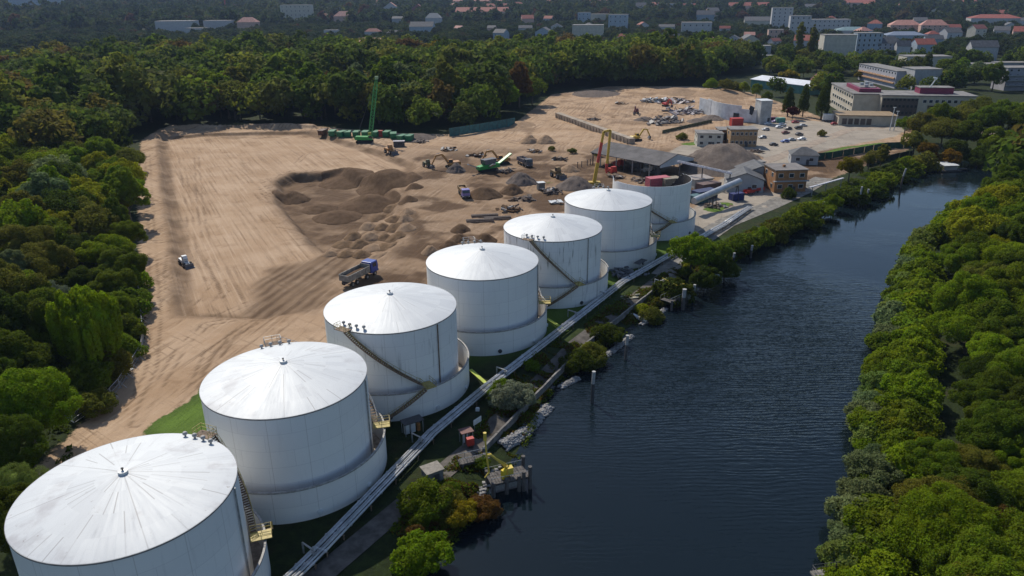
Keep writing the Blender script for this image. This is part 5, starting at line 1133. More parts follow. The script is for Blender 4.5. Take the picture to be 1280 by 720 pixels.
# fat silver pipe on trestle and thin white pipe bridge
p = atg(866, 268); q = atg(922, 250); t = thing('silver_duct', 'fat silver duct sloping on a trestle from cut tank to grey shed', 'duct', p); d = q-p
MB().tube((0, 0, 4.6), (d.x, d.y, 6.6), 1.15, 18).build('duct', pm('silver_sheet', (.42, .43, .45), .15, .6, .4, .4), t, smooth=False)
for f in (.38, .46, .97):
    for s in (-1, 1): MB().tube((d.x*f-d.y*.03*s, d.y*f+d.x*.03*s, 0), (d.x*f, d.y*f, 5.+f*1.5), .16, 6).build('trestle_leg', DARKM, t)
p = atg(845, 228); q = atg(912, 240); t = thing('pipe_bridge', 'thin white pipe bridge on two tall posts in front of the rubble heap', 'pipe bridge', p); d = q-p
MB().beam((0, 0, 8.2), (d.x, d.y, 7.0), 1.0, .35).tube((0, 0, 8.6), (d.x, d.y, 7.4), .2, 7).build('walkway', pm('bridge_grey', (.5, .5, .55)), t)
for f in (.05, .48, .98): MB().tube((d.x*f, d.y*f, 0), (d.x*f, d.y*f, 8.-f), .22, 8).build('post', DARKM, t)
p = atg(1010, 246); q = atg(1052, 236); t = thing('pipe_bridge', 'low white pipe bridge from the orange brick house towards the lone bank tree', 'pipe bridge', p); d = q-p
MB().beam((0, 0, 3.4), (d.x, d.y, 4.), .8, .3).build('walkway', pm('bridge_grey', (.5, .5, .55)), t)
for f in (.1, .5, .95): MB().tube((d.x*f, d.y*f, -1), (d.x*f, d.y*f, 3.6), .16, 6).build('post', STEEL, t)
for i, (px, py, lb) in enumerate([(936, 243, 'red trailer between the grey sheds and the orange brick house'), (948, 240, 'dark red cart near the orange brick house')]):
    p = atg(px, py); t = thing('trailer', lb, 'trailer', p, .5); MB().box((0, 0, .9), (4.2, 2.0, .25)).box((0, .9, 1.4), (4.2, .12, .9)).box((0, -.9, 1.4), (4.2, .12, .9)).build('bed', RED, t)
    for x in (-1.2, 1.2):
        for y in (-1, 1): wheel(t, x, y, .4, .25)
# concrete ramp / conveyor wall across the upper yard
a = atg(697, 147); b = atg(790, 180); wl = MB(); wl.beam((a.x, a.y, 1.3), (b.x, b.y, 1.3), 3.2, 2.8)
nn = (b-a).normalized(); sd_ = Vector((nn.y, -nn.x, 0))
for i in range(24):
    q = a.lerp(b, (i+.5)/24)+sd_*1.75; wl.box((q.x, q.y, 1.2), (.35, .35, 2.6), math.atan2(nn.y, nn.x))
tag(wl.build('concrete_ramp', pm('sandy_concrete', (.33, .27, .21), .25, .3, .9)), 'long sandy concrete ramp wall running down the upper yard', 'ramp')
wl = MB(); a = atg(828, 167); b = atg(890, 153); n = 14
for i in range(n): wl.beam(tuple(a.lerp(b, i/n)+Vector((0, 0, .9))), tuple(a.lerp(b, (i+.9)/n)+Vector((0, 0, .9))), .25, 1.8)
tag(wl.build('hedge_wall', pm('mossy_wall', (.09, .10, .055), .3, .6, .9)), 'low dark mossy wall before the demolition yard', 'wall')
for px, py, s_ in [(852, 174, .5), (715, 192, .35), (748, 196, .35), (690, 188, .3)]:
    tree(*at(px, py)[:2], 'bush', 'olive green', s_*2, 'mid', label={852: 'small brown shrub left of the cream house', 715: 'small dry shrub on the upper field, middle of three', 748: 'small dry shrub near the hall corner', 690: 'small dry shrub on the upper field, left of three'}[px])

# clutter of the working yard
CL = [(668, 190, 'planks and pipe offcuts left of the empty trailer'), (700, 200, 'brown rubble strip on the upper field behind the trailer'), (690, 240, 'pale rubble beside the white switch box'), (640, 262, 'broken slabs behind the fifth tank'), (655, 250, 'rusty offcuts above the broken slabs'), (632, 215, 'dark debris right of the green screening machine'),
      (598, 195, 'low debris behind the orange excavator'), (770, 222, 'rusty offcuts before the open hall, left'), (800, 226, 'grey offcuts before the open hall, middle'), (848, 238, 'mixed scrap right of the tan container'), (893, 258, 'pallets and scrap by the fat silver duct'), (945, 190, 'low rubble right of the huge rubble heap'), (560, 188, 'grey rubble under the teal hoarding'), (525, 178, 'grey spoil lumps right of the green skips'), (742, 150, 'dark debris near the ramp top'), (775, 130, 'dark debris at the wood edge of the yard'), (880, 200, 'timber pieces at the foot of the huge rubble heap')]
for k_, (px, py, lb) in enumerate(CL):
    p = atg(px, py); m = MB(); rng = random.Random(k_+50); R2 = rng.uniform(2.2, 4.0)
    for i in range(34):
        m.mat(rng.choice([0, 0, 1, 2])).box((rng.gauss(0, R2*.5), rng.gauss(0, R2*.4), rng.uniform(.05, .9)), (rng.uniform(.8, 3.4), rng.uniform(.4, 1.4), rng.uniform(.15, .6)), rng.uniform(0, 3.1), rng.uniform(-.4, .4), rng.uniform(-.4, .4))
    m.mat(0).box((0, 0, .1), (R2*1.6, R2*1.3, .5), rng.uniform(0, 3))
    tag(m.build('debris_pile', [[S_DARK, S_RUB, S_GREY][k_ % 3], RUST, pm('debris_grey', (.28, .26, .25), .3, 1.)], loc=p), lb, 'debris pile')
# ================================================================ canal furniture
WOODG = pm('weathered_timber', (.11, .10, .095), .3, 1.5, .9)
for px, py, h, lb, extra in [(740, 503, 6.4, 'tall dark mooring post with pale top, standing nearest in the open canal', 0), (782, 449, 5.4, 'mooring post with pale top beside the second stone strip', 0), (853, 387, 5.2, 'stout pale mooring post at the far jetty', 1), (866, 376, 4.2, 'thin mooring post behind the stout one at the far jetty', 0),
     (1026, 272, 5.4, 'slim grey mooring post before the large round bank bush', 0), (1073, 258, 7.0, 'taller grey mooring post of the pair on the far bank', 0), (1082, 256, 5.6, 'shorter dark mooring post of the pair on the far bank', 0), (1125, 235, 7.4, 'leaning grey mooring post nearest the boathouse', 0), (938, 322, 3.6, 'short mooring post by the hedge end', 0), (916, 330, 3.2, 'short dark mooring post below the big bank trees', 0)]:
    p = at(px, py, WATER_Z); t = thing('mooring_post', lb, 'mooring post', (p.x, p.y, WATER_Z), 0, 'mooring posts in the canal')
    r = .32+.14*extra; le = .9 if px == 1125 else .15
    MB().tube((0, 0, -2), (le*.5, 0, h*.62), r, 10).build('pile', DARKM if px in (740, 1082, 916) else WOODG, t); MB().tube((le*.5, 0, h*.62), (le, 0, h), r*1.02, 10).tube((le, 0, h), (le, 0, h+.08), r*1.1, 10).build('pale_head', pm('pile_pale', (.36, .36, .36), .2, 1.5), t)
def jetty(px, py, rz, L, D, label, posts, lvl=.6):
    p = at(px, py, lvl); t = thing('jetty', label, 'jetty', (p.x, p.y, 0), rz)
    m = MB(); n = int(L/.45)
    for i in range(n): m.box((-L/2+(i+.5)*L/n, 0, lvl), (L/n*.9, D, .12))
    m.build('deck', WOODG, t)
    b = MB()
    for s in (-1, 1): b.box((0, s*(D/2-.2), lvl-.22), (L, .22, .3))
    b.build('beam', DARKM, t)
    for x, y, h in posts: MB().tube((x, y, -4), (x, y, h), .30, 9).tube((x, y, h), (x, y, h+.1), .33, 9).build('pile', WOODG, t)
    r_ = MB()
    for y in (-D/2, D/2):
        r_.tube((-L/2, y, lvl+1.1), (L/2, y, lvl+1.1), .04, 5)
        for i in range(5): r_.tube((-L/2+L*i/4, y, lvl), (-L/2+L*i/4, y, lvl+1.1), .04, 5)
    r_.build('railing', STEEL, t); return t
jetty(635, 594, .35, 6.4, 3.0, 'timber jetty platform with grey piles under the yellow loading arm', [(-2.9, -1.6, 1.0), (-.8, -1.6, 1.2), (1.2, -1.6, 1.2), (3.0, -1.6, 2.4), (3.1, 1.6, 2.2), (1.9, -1.8, 1.9), (-2.9, 1.6, 1)])
jetty(592, 574, .35, 5.0, 1.4, 'narrow gangway from the bank to the near jetty', [(-2, -.6, .8), (2, .6, .8)], .75)
p = at(632, 596, .66); t = thing('dock_crane', 'yellow articulated loading arm on the near jetty', 'dock crane', (p.x, p.y, .66), .35)
YL = pm('arm_yellow', (.62, .46, .07), .12, 2., .45)
e1 = Vector((-2.6, 0, 4.2))
MB().tube((.4, .2, 0), (.3, .1, 1.6), .3, 10).box((.6, -.2, 1.2), (.9, .9, 1.2)).build('pedestal', YL, t)
MB().tube((.3, .1, 1.5), e1+Vector((.3, 0, .35)), .17, 8).tube((.9, .1, 1.5), e1+Vector((.5, 0, .1)), .1, 7).build('inner_arm', YL, t)
MB().tube(e1+Vector((.35, 0, .35)), e1+Vector((-.3, 0, .35)), .22, 8).build('elbow', YL, t)
MB().tube(e1+Vector((-.35, 0, .3)), e1+Vector((-.5, .1, 3.6)), .13, 7).tube(e1+Vector((-.5, .1, 3.0)), e1+Vector((-.52, .1, 4.3)), .26, 9).build('upper_arm', YL, t)
MB().tube(e1+Vector((-.35, 0, .3)), e1+Vector((-.1, -.2, -2.6)), .14, 7).tube(e1+Vector((-.1, -.2, -2.6)), e1+Vector((-.8, -.3, -3.3)), .13, 7).build('drop_hose', YL, t)
MB().box((-.4, -.4, .9), (.8, .6, 1.5), .4).build('counterweight', pm('bright_yellow', (.70, .52, .03), .1), t)
p = at(588, 560, 0); t = thing('fire_box', 'bright red cabinet on legs beside the jetty gangway', 'cabinet', (p.x, p.y, Tz(p.x, p.y)), .4); MB().box((0, 0, 1.3), (1.2, .8, 1.3)).build('cabinet', RED, t)
for s in (-1, 1): MB().box((s*.45, 0, .3), (.1, .6, .9)).build('leg', DARKM, t)
p = at(583, 553, 0); t = thing('pump_frame', 'steel frame with rusty red roof and pipes by the quay path', 'frame', (p.x, p.y, Tz(p.x, p.y)), .45)
MB().box((0, 0, 2.3), (2.2, 1.7, .14)).build('roof', pm('rusty_red_sheet', (.16, .07, .06)), t)
for sx in (-.9, .9):
    for sy in (-.7, .7): MB().box((sx, sy, 1.1), (.09, .09, 2.3)).build('post', STEEL, t)
for sx in (-.4, .2): MB().tube((sx, 0, 0), (sx, 0, 1.8), .16, 8).build('pipe', PAINT, t)
p = at(597, 536, 0); t = thing('notice_board', 'blank pale board standing by the quay path', 'board', (p.x, p.y, Tz(p.x, p.y)), .9); MB().box((0, 0, 1.6), (2.0, .08, 1.0)).build('panel', PAINT, t)
for s in (-1, 1): MB().box((s*.8, 0, .8), (.08, .08, 1.7)).build('post', STEEL, t)
p = at(597, 514, 0); tag(MB().box((0, 0, .3), (.7, .5, .5)).box((0, 0, .6), (.5, .4, .15)).build('white_bag', PAINT, loc=(p.x, p.y, .05)), 'small white sack lying on the quay path', 'sack')
# far jetty with yellow brace
jetty(842, 372, .75, 6.5, 3.0, 'far jetty half hidden in the dark bushes', [(-2.8, -1.5, 1), (2.8, -1.5, 1.2), (3, 1.4, 1.4), (0, -1.5, 1)])
p = at(848, 368, .6); t = thing('jetty_crane', 'small yellow jetty crane with a long brace at the far jetty', 'crane', (p.x, p.y, .6), .2)
MB().tube((0, 0, 0), (0, 0, 2.2), .3, 8).box((.6, 0, 2.2), (1.2, 1.0, 1.3)).build('mast', YL, t); MB().beam((0, 0, 2.0), (-3.4, 2.6, 3.6), .22, .22).build('brace', YL, t)
MB().box((1.5, -.2, .7), (.5, .5, 1.6)).build('post', DARKM, t)
p = at(825, 362, 0); t = thing('portal_gantry', 'white portal frame at the root of the far jetty', 'gantry', (p.x, p.y, Tz(p.x, p.y)), .2)
for sx in (-1.5, 1.5): MB().box((sx, 0, 1.8), (.14, .14, 3.6)).build('post', PAINT, t)
MB().beam((-1.5, 0, 3.5), (0, 0, 2.9), .14, .14).beam((0, 0, 2.9), (1.5, 0, 3.5), .14, .14).build('beam', PAINT, t)
p = at(788, 372, 0); tag(MB().box((0, 0, .15), (4.5, 2.2, .3), .3).box((1.8, .4, .5), (1.2, .3, .5), .2).build('concrete_slab', pm('slab_pale', (.34, .32, .24), .2), loc=(p.x, p.y, Tz(p.x, p.y))), 'pale lichen covered slab at the gangway of the far jetty', 'slab')
p = at(800, 398, -1); tag(MB().tube((-1.4, 1.2, .3), (1.4, -1.2, -.2), .45, 10).tube((-1.9, 1.6, .6), (-1.4, 1.2, .3), .3, 9).build('white_float', PAINT, loc=(p.x, p.y, -1.0)), 'white float lying on the stones left of the far jetty', 'float')
# boathouse
p = at(1184, 213, WATER_Z); t = thing('boathouse', 'small floating boathouse with pale roof on the far canal bend', 'boathouse', (p.x, p.y, WATER_Z), .1)
MB().box((0, 0, .3), (8.5, 6, .5)).build('raft', WOODG, t); MB().box((0, .3, 1.5), (6.0, 4.2, 2.2)).build('wall', GREYW, t); MB().box((0, .2, 2.75), (6.6, 5.2, .2), 0, .12).build('roof', PAINT, t)
MB().box((-10, 0, .4), (11, 1.6, .3)).build('landing_stage', WOODG, t); MB().box((6.5, 0, .4), (4.5, 1.6, .3)).build('landing_stage', WOODG, t)
# site fence of mesh panels along the left wood
def mesh_fence(pts, label, h=2.0):
    P = [atg(*p) for p in pts]; t = thing('mesh_fence', label, 'fence', P[0]); rel = [p-P[0] for p in P]
    for a, b in zip(rel[:-1], rel[1:]):
        n = max(1, round((b-a).length/3.4))
        for i in range(n):
            u = a.lerp(b, i/n); v = a.lerp(b, (i+.97)/n); m = MB()
            for z in (.15, h*.5, h): m.tube(u+Vector((0, 0, z)), v+Vector((0, 0, z)), .045, 5)
            for q in range(17): c = u.lerp(v, q/16); m.tube(c+Vector((0, 0, .15)), c+Vector((0, 0, h)), .012 if q % 16 else .05, 4)
            m.build('panel', pm('fence_zinc', (.40, .43, .47), .15, 2., .4, .5), t)
            d = (v-u).normalized(); nn = Vector((-d.y, d.x, 0)); MB().beam(u+nn*1.3, u+Vector((0, 0, h*.8)), .06, .06).box(u+Vector((0, 0, .08)), (.7, .25, .16), math.atan2(d.y, d.x)+1.57).build('stay', STEEL, t)
    return t
mesh_fence([(172, 340), (176, 385), (180, 420), (178, 440), (165, 462), (150, 485), (128, 510)], 'grey mesh site fence bending along the sandy path below the weeping tree')
mesh_fence([(119, 512), (92, 530)], 'short leaning mesh fence piece beside the gate of the left wood')
p = atg(86, 526); t = thing('fence_gate', 'tilted white framed gate panel with red rag at the lower left', 'gate', p, -.5)
m = MB()
for x in (-1.3, 1.3): m.box((x, 0, 1.2), (.12, .12, 2.4))
for z in (.2, 1.2, 2.3): m.box((0, 0, z), (2.6, .1, .1))
m.build('frame', PAINT, t); MB().box((0, .02, .75), (2.3, .04, .9)).build('panel', pm('gate_blue', (.2, .25, .36)), t); MB().box((-1.0, -.12, .5), (.5, .2, .8)).build('rag', RED, t)
# towpath railing and walker at the lower right
p = at(1043, 716, 0); A = Vector((p.x, p.y, Tz(p.x, p.y)))
m = MB().box((0, 0, 0), (7.5, 3.2, .3)); st = at(1055, 722, 0); tag(m.build('viewing_terrace', concrete, loc=(st.x, st.y, .05), rz=.15), kind='structure')
t = thing('terrace_railing', 'low dark railing round the small terrace at the lower right water edge', 'railing', (st.x, st.y, .2), .15); m = MB()
for z in (.5, 1.0): m.tube((-3.6, 1.5, z), (3.6, 1.5, z), .04, 5).tube((-3.6, -1.5, z), (-3.6, 1.5, z), .04, 5)
m.build('rail', DARKM, t); m = MB()
for i in range(12): m.tube((-3.6+i*.655, 1.5, 0), (-3.6+i*.655, 1.5, 1.0), .035, 5)
m.build('post', DARKM, t)
def person(loc, rz, label, top, legs, hair, s=1.):
    """standing walker: one skinned body, clothes by height zones"""
    me = bpy.data.meshes.new('person'); V = [(0, 0, .92), (0, 0, 1.12), (0, 0, 1.36), (0, .01, 1.48), (0, .02, 1.56), (0, .03, 1.66), (-.10, 0, .86), (-.11, .10, .48), (-.11, -.02, .08), (-.11, .12, .04), (.10, 0, .86), (.11, .02, .48), (.11, -.16, .09), (.11, -.02, .04), (-.19, 0, 1.40), (-.25, -.04, 1.12), (-.24, .08, .88), (-.24, .12, .80), (.19, 0, 1.40), (.25, .04, 1.12), (.24, .14, .90), (.24, .18, .82)]
    E = [(0, 1), (1, 2), (2, 3), (3, 4), (4, 5), (0, 6), (6, 7), (7, 8), (8, 9), (0, 10), (10, 11), (11, 12), (12, 13), (2, 14), (14, 15), (15, 16), (16, 17), (2, 18), (18, 19), (19, 20), (20, 21)]
    me.from_pydata(V, E, []); o = bpy.data.objects.new('person', me); COL.objects.link(o); o.location = loc; o.rotation_euler = (0, 0, rz); o.scale = (s,)*3
    sk = o.modifiers.new('skin', 'SKIN'); Rr = [.15, .13, .17, .07, .09, .10, .10, .075, .05, .045, .10, .075, .05, .045, .075, .055, .04, .045, .075, .055, .04, .045]
    for v, r in zip(me.skin_vertices[0].data, Rr): v.radius = (r, r*.85)
    me.skin_vertices[0].data[0].use_root = True; o.modifiers.new('sub', 'SUBSURF').levels = 1; o.modifiers['sub'].render_levels = 2
    me.materials.append(top); tag(o, label, 'person')
    MB().lathe([(0, .13), (.08, .11), (.115, .04), (.10, -.04)], 12).build('hair', hair, o, (0, .0, 1.70), smooth=True)
    MB().lathe([(.17, .92), (.15, .78), (.12, .80)], 12).build('jacket_hem', legs, o, smooth=True); return o
pp = at(1043, 719, .2); person((pp.x, pp.y, .2), .4, 'person in dark clothes standing on the small terrace at the lower right', pm('black_cloth', (.02, .02, .03)), pm('black_cloth', (.02, .02, .03)), pm('dark_hair', (.02, .015, .01)))

# ================================================================ office, blocks and the town behind
STONE = pm('pale_stone_front', (.46, .41, .33), .12, .25, .8); DARKF = pm('dark_window_front', (.075, .062, .058), .2, .4, .35); MAG = pm('magenta_sheet', (.20, .02, .06), .15, .4, .5); OCH = pm('ochre_band', (.27, .19, .11), .15, .5)
def rel_px(px, py): return atg(px, py)
Lc = atg(1098, 150); Rr_ = atg(1215, 152); Lb = atg(1046, 139); 
u = Rr_-Lc; u.z = 0; L1 = u.length; rz = math.atan2(u.y, u.x)
t = thing('office_building', 'long stone office building with dark glazed front and magenta roof boxes', 'office building', (Lc.x, Lc.y, 0), rz)
mpp = Lc.length/FPX; OH = 13.5; D1 = 38
MB().box((L1/2, 11, OH/2), (L1, 22, OH)).build('wall', STONE, t); MB().box((L1/2, 11, OH+.3), (L1+1, 23, .6)).build('roof', FLAT, t)
w2 = D1; MB().box((-6, 25+8, OH/2-.01), (16, 56, OH)).build('wing_wall', STONE, t); MB().box((-6, 33, OH+.31), (17, 57, .6)).build('wing_roof', FLAT, t)
gl = MB().box((L1*.20, -.12, OH*.55), (L1*.38, .3, OH*.72)).build('glazed_front', DARKF, t)
for r in range(3):
    for c in range(9): MB().box((L1*.025+c*L1*.0435, -.30, 4.2+r*3.7), (1.2, .1, 1.3)).build('pane', GLASS, gl)
MB().box((L1*.62, -.12, OH*.45), (L1*.24, .3, OH*.36)).build('dark_recess', DARKF, t)
for c in range(8): w_ = MB().box((L1*.46+c*L1*.065, -.05, OH*.80), (2.1, .16, 1.9)).build('window', WFR, t); MB().box((L1*.46+c*L1*.065, -.12, OH*.80), (1.8, .1, 1.6)).build('pane', GLASS, w_)
for r in range(3):
    for c in range(9): w_ = MB().box((-14.05, 8+c*5.6, 3.4+r*4.2), (.16, 3.4, 1.9)).build('window', WFR, t); MB().box((-14.12, 8+c*5.6, 3.4+r*4.2), (.1, 3.1, 1.6)).build('pane', GLASS, w_)
MB().box((L1*.62, 12, OH+2.2), (L1*.36, 9, 3.4)).build('roof_box', MAG, t); MB().box((L1*.62, 12, OH+4.0), (L1*.37, 9.6, .3)).build('roof_box_lid', FLAT, t)
MB().box((-4, 26, OH+1.6), (12, 30, 2.2)).build('roof_box', MAG, t); MB().box((-4, 26, OH+2.8), (9, 22, .5)).build('roof_box_lid', FLAT, t)
for i in range(4): MB().box((-5+i % 2*4, 17+i*5, OH+3.7), (2, 2.4, 1.4)).build('roof_unit', STEEL, t)
MB().tube((L1*.55, 9, OH+4), (L1*.60, 9, OH+9), .35, 8).tube((L1*.60, 9, OH+8.5), (L1*.57, 9, OH+9.5), 1.0, 10, .3).build('antenna', PAINT, t)
# low front wing
q = atg(1090, 157); t2 = thing('entrance_wing', 'low stone entrance wing with ochre terrace front before the office', 'building', q, rz)
MB().box((-3, 7, 2.6), (30, 16, 5.4)).build('wall', STONE, t2); MB().box((-3, 7, 5.5), (31, 17, .4)).build('roof', OCH, t2)
for c in range(5): MB().box((-15+c*3.2, -1.12, 2.2), (2.4, .2, 3.2)).build('window', DARKF, t2)
MB().box((-18.1, 6, 2.2), (.2, 8, 3.4)).build('gate', DARKF, t2)
for px, h, lb in [(1112, 12, 'white lamp mast by the entrance wing'), (1117, 10, 'second white mast by the entrance wing')]:
    p = atg(px, 163); tag(MB().tube((0, 0, 0), (.6, 0, h), .3, 7, .18).box((.6, 0, h), (1.5, .5, .2)).build('lamp_mast', PAINT, loc=p), lb, 'lamp mast')
# residential block with balconies, running diagonally
BLK = []
def block(px, py, wx, dy, h, rz, wall, label, rows, cols, roof=FLAT, band=None, name='apartment_block', cat='apartment block', win=True):
    t = house(px, py, wx, dy, h, rz, wall, roof, 'flat', label, name, cat, rows, cols, win=win, door=False, sides=('f',), base=2.)
    BLK.append((t.location.x, t.location.y, wx, rz))
    if band:
        for r in range(1, rows): MB().box((wx*.5, -.6, h*r/rows+.3), (wx*.96, 1.1, .9)).build('balcony', band, t)
    return t
LILAC = pm('pale_lilac_render', (.36, .36, .40), .12, .3, .8); BWH = pm('white_render', (.40, .40, .41), .1, .3, .8); PINKW = pm('pink_render', (.50, .33, .27), .12, .3, .8); BLUEG = pm('blue_grey_render', (.30, .36, .42), .12, .3, .8); BEIGE = pm('beige_render', (.46, .43, .36), .12, .3, .8)
PINKR = pm('pink_tile', (.42, .20, .16), .2, .4, .8); DRED = pm('dark_red_tile', (.20, .06, .05), .25, .4, .8); TEALR = pm('teal_roof', (.12, .20, .22), .2, .4, .7); WARE = pm('white_sheet_roof', (.66, .67, .70), .08, .2, .5)
a0 = hdg((1075, 92), (1122, 103)); block(1072, 96, 66, 14, 10.5, a0, LILAC, 'long pale residential block with orange balcony bands', 3, 14, band=pm('orange_balcony', (.48, .27, .14)))
block(1124, 106, 20, 20, 13, a0, GREYW, 'grey stair tower end of the residential block with dark front', 1, 1, win=False)
block(1255, 110, 26, 16, 14, .0, LILAC, 'apartment house with white balconies at the right edge', 4, 5, band=BWH)
t = house(1012, 110, 18, 14, 6, hdg((1012, 110), (1022, 111)), BWH, DRED, 'gable', 'white house with dark red roof beside the white warehouse', roof_h=4, cols=3)
q = atg(938, 109); q2 = atg(1012, 119); u = q2-q; q0 = q; L0 = u.length; t = thing('warehouse', 'long low white roofed warehouse behind the yard trees', 'warehouse', q, math.atan2(u.y, u.x)); L = u.length
MB().box((L/2, 12, 2.8), (L, 24, 6)).build('wall', pm('ware_green', (.10, .24, .20), .15, .4), t); MB().extr([(-12.6, 5.85), (0, 8.0), (12.6, 5.85), (12.6, 6.2), (0, 8.4), (-12.6, 6.2)], L+1.5, Matrix.Translation((L/2, 12, 0)) @ Matrix.Rotation(math.pi/2, 4, 'Z')).build('roof', WARE, t)
FARH = []
def far(px, py, wpx, hpx, wall, roof, kind, label, dfrac=.5, rz=0., rows=0, cols=0, cat='house'):
    UP = 6.0 if py < 75 and px > 300 else 3.5; p = atg(px-wpx/2, py, UP); mpp = p.length/FPX; wx = wpx*mpp; h = hpx*mpp*.92; rh = 0
    if kind in ('gable', 'hip', 'gable_f'): rh = h*.42; h = h*.58
    e_ = atg(px+wpx/2, py, UP)-p; a = math.atan2(e_.y, e_.x)+rz
    nm = {'house': 'house', 'apartment block': 'apartment_block', 'hall': 'hall', 'building': 'building', 'church': 'church'}[cat]
    t = house(px-wpx/2, py, wx, max(9, min(wx*dfrac, 40)), h, a, wall, roof, kind, label, nm, cat, max(1, rows), max(1, cols), roof_h=rh, wz=min(2.4, h/max(1, rows)*.5), sides=('f',), win=rows > 0, door=False, base=UP)
    FARH.append((p.x, p.y, wx, a)); return t
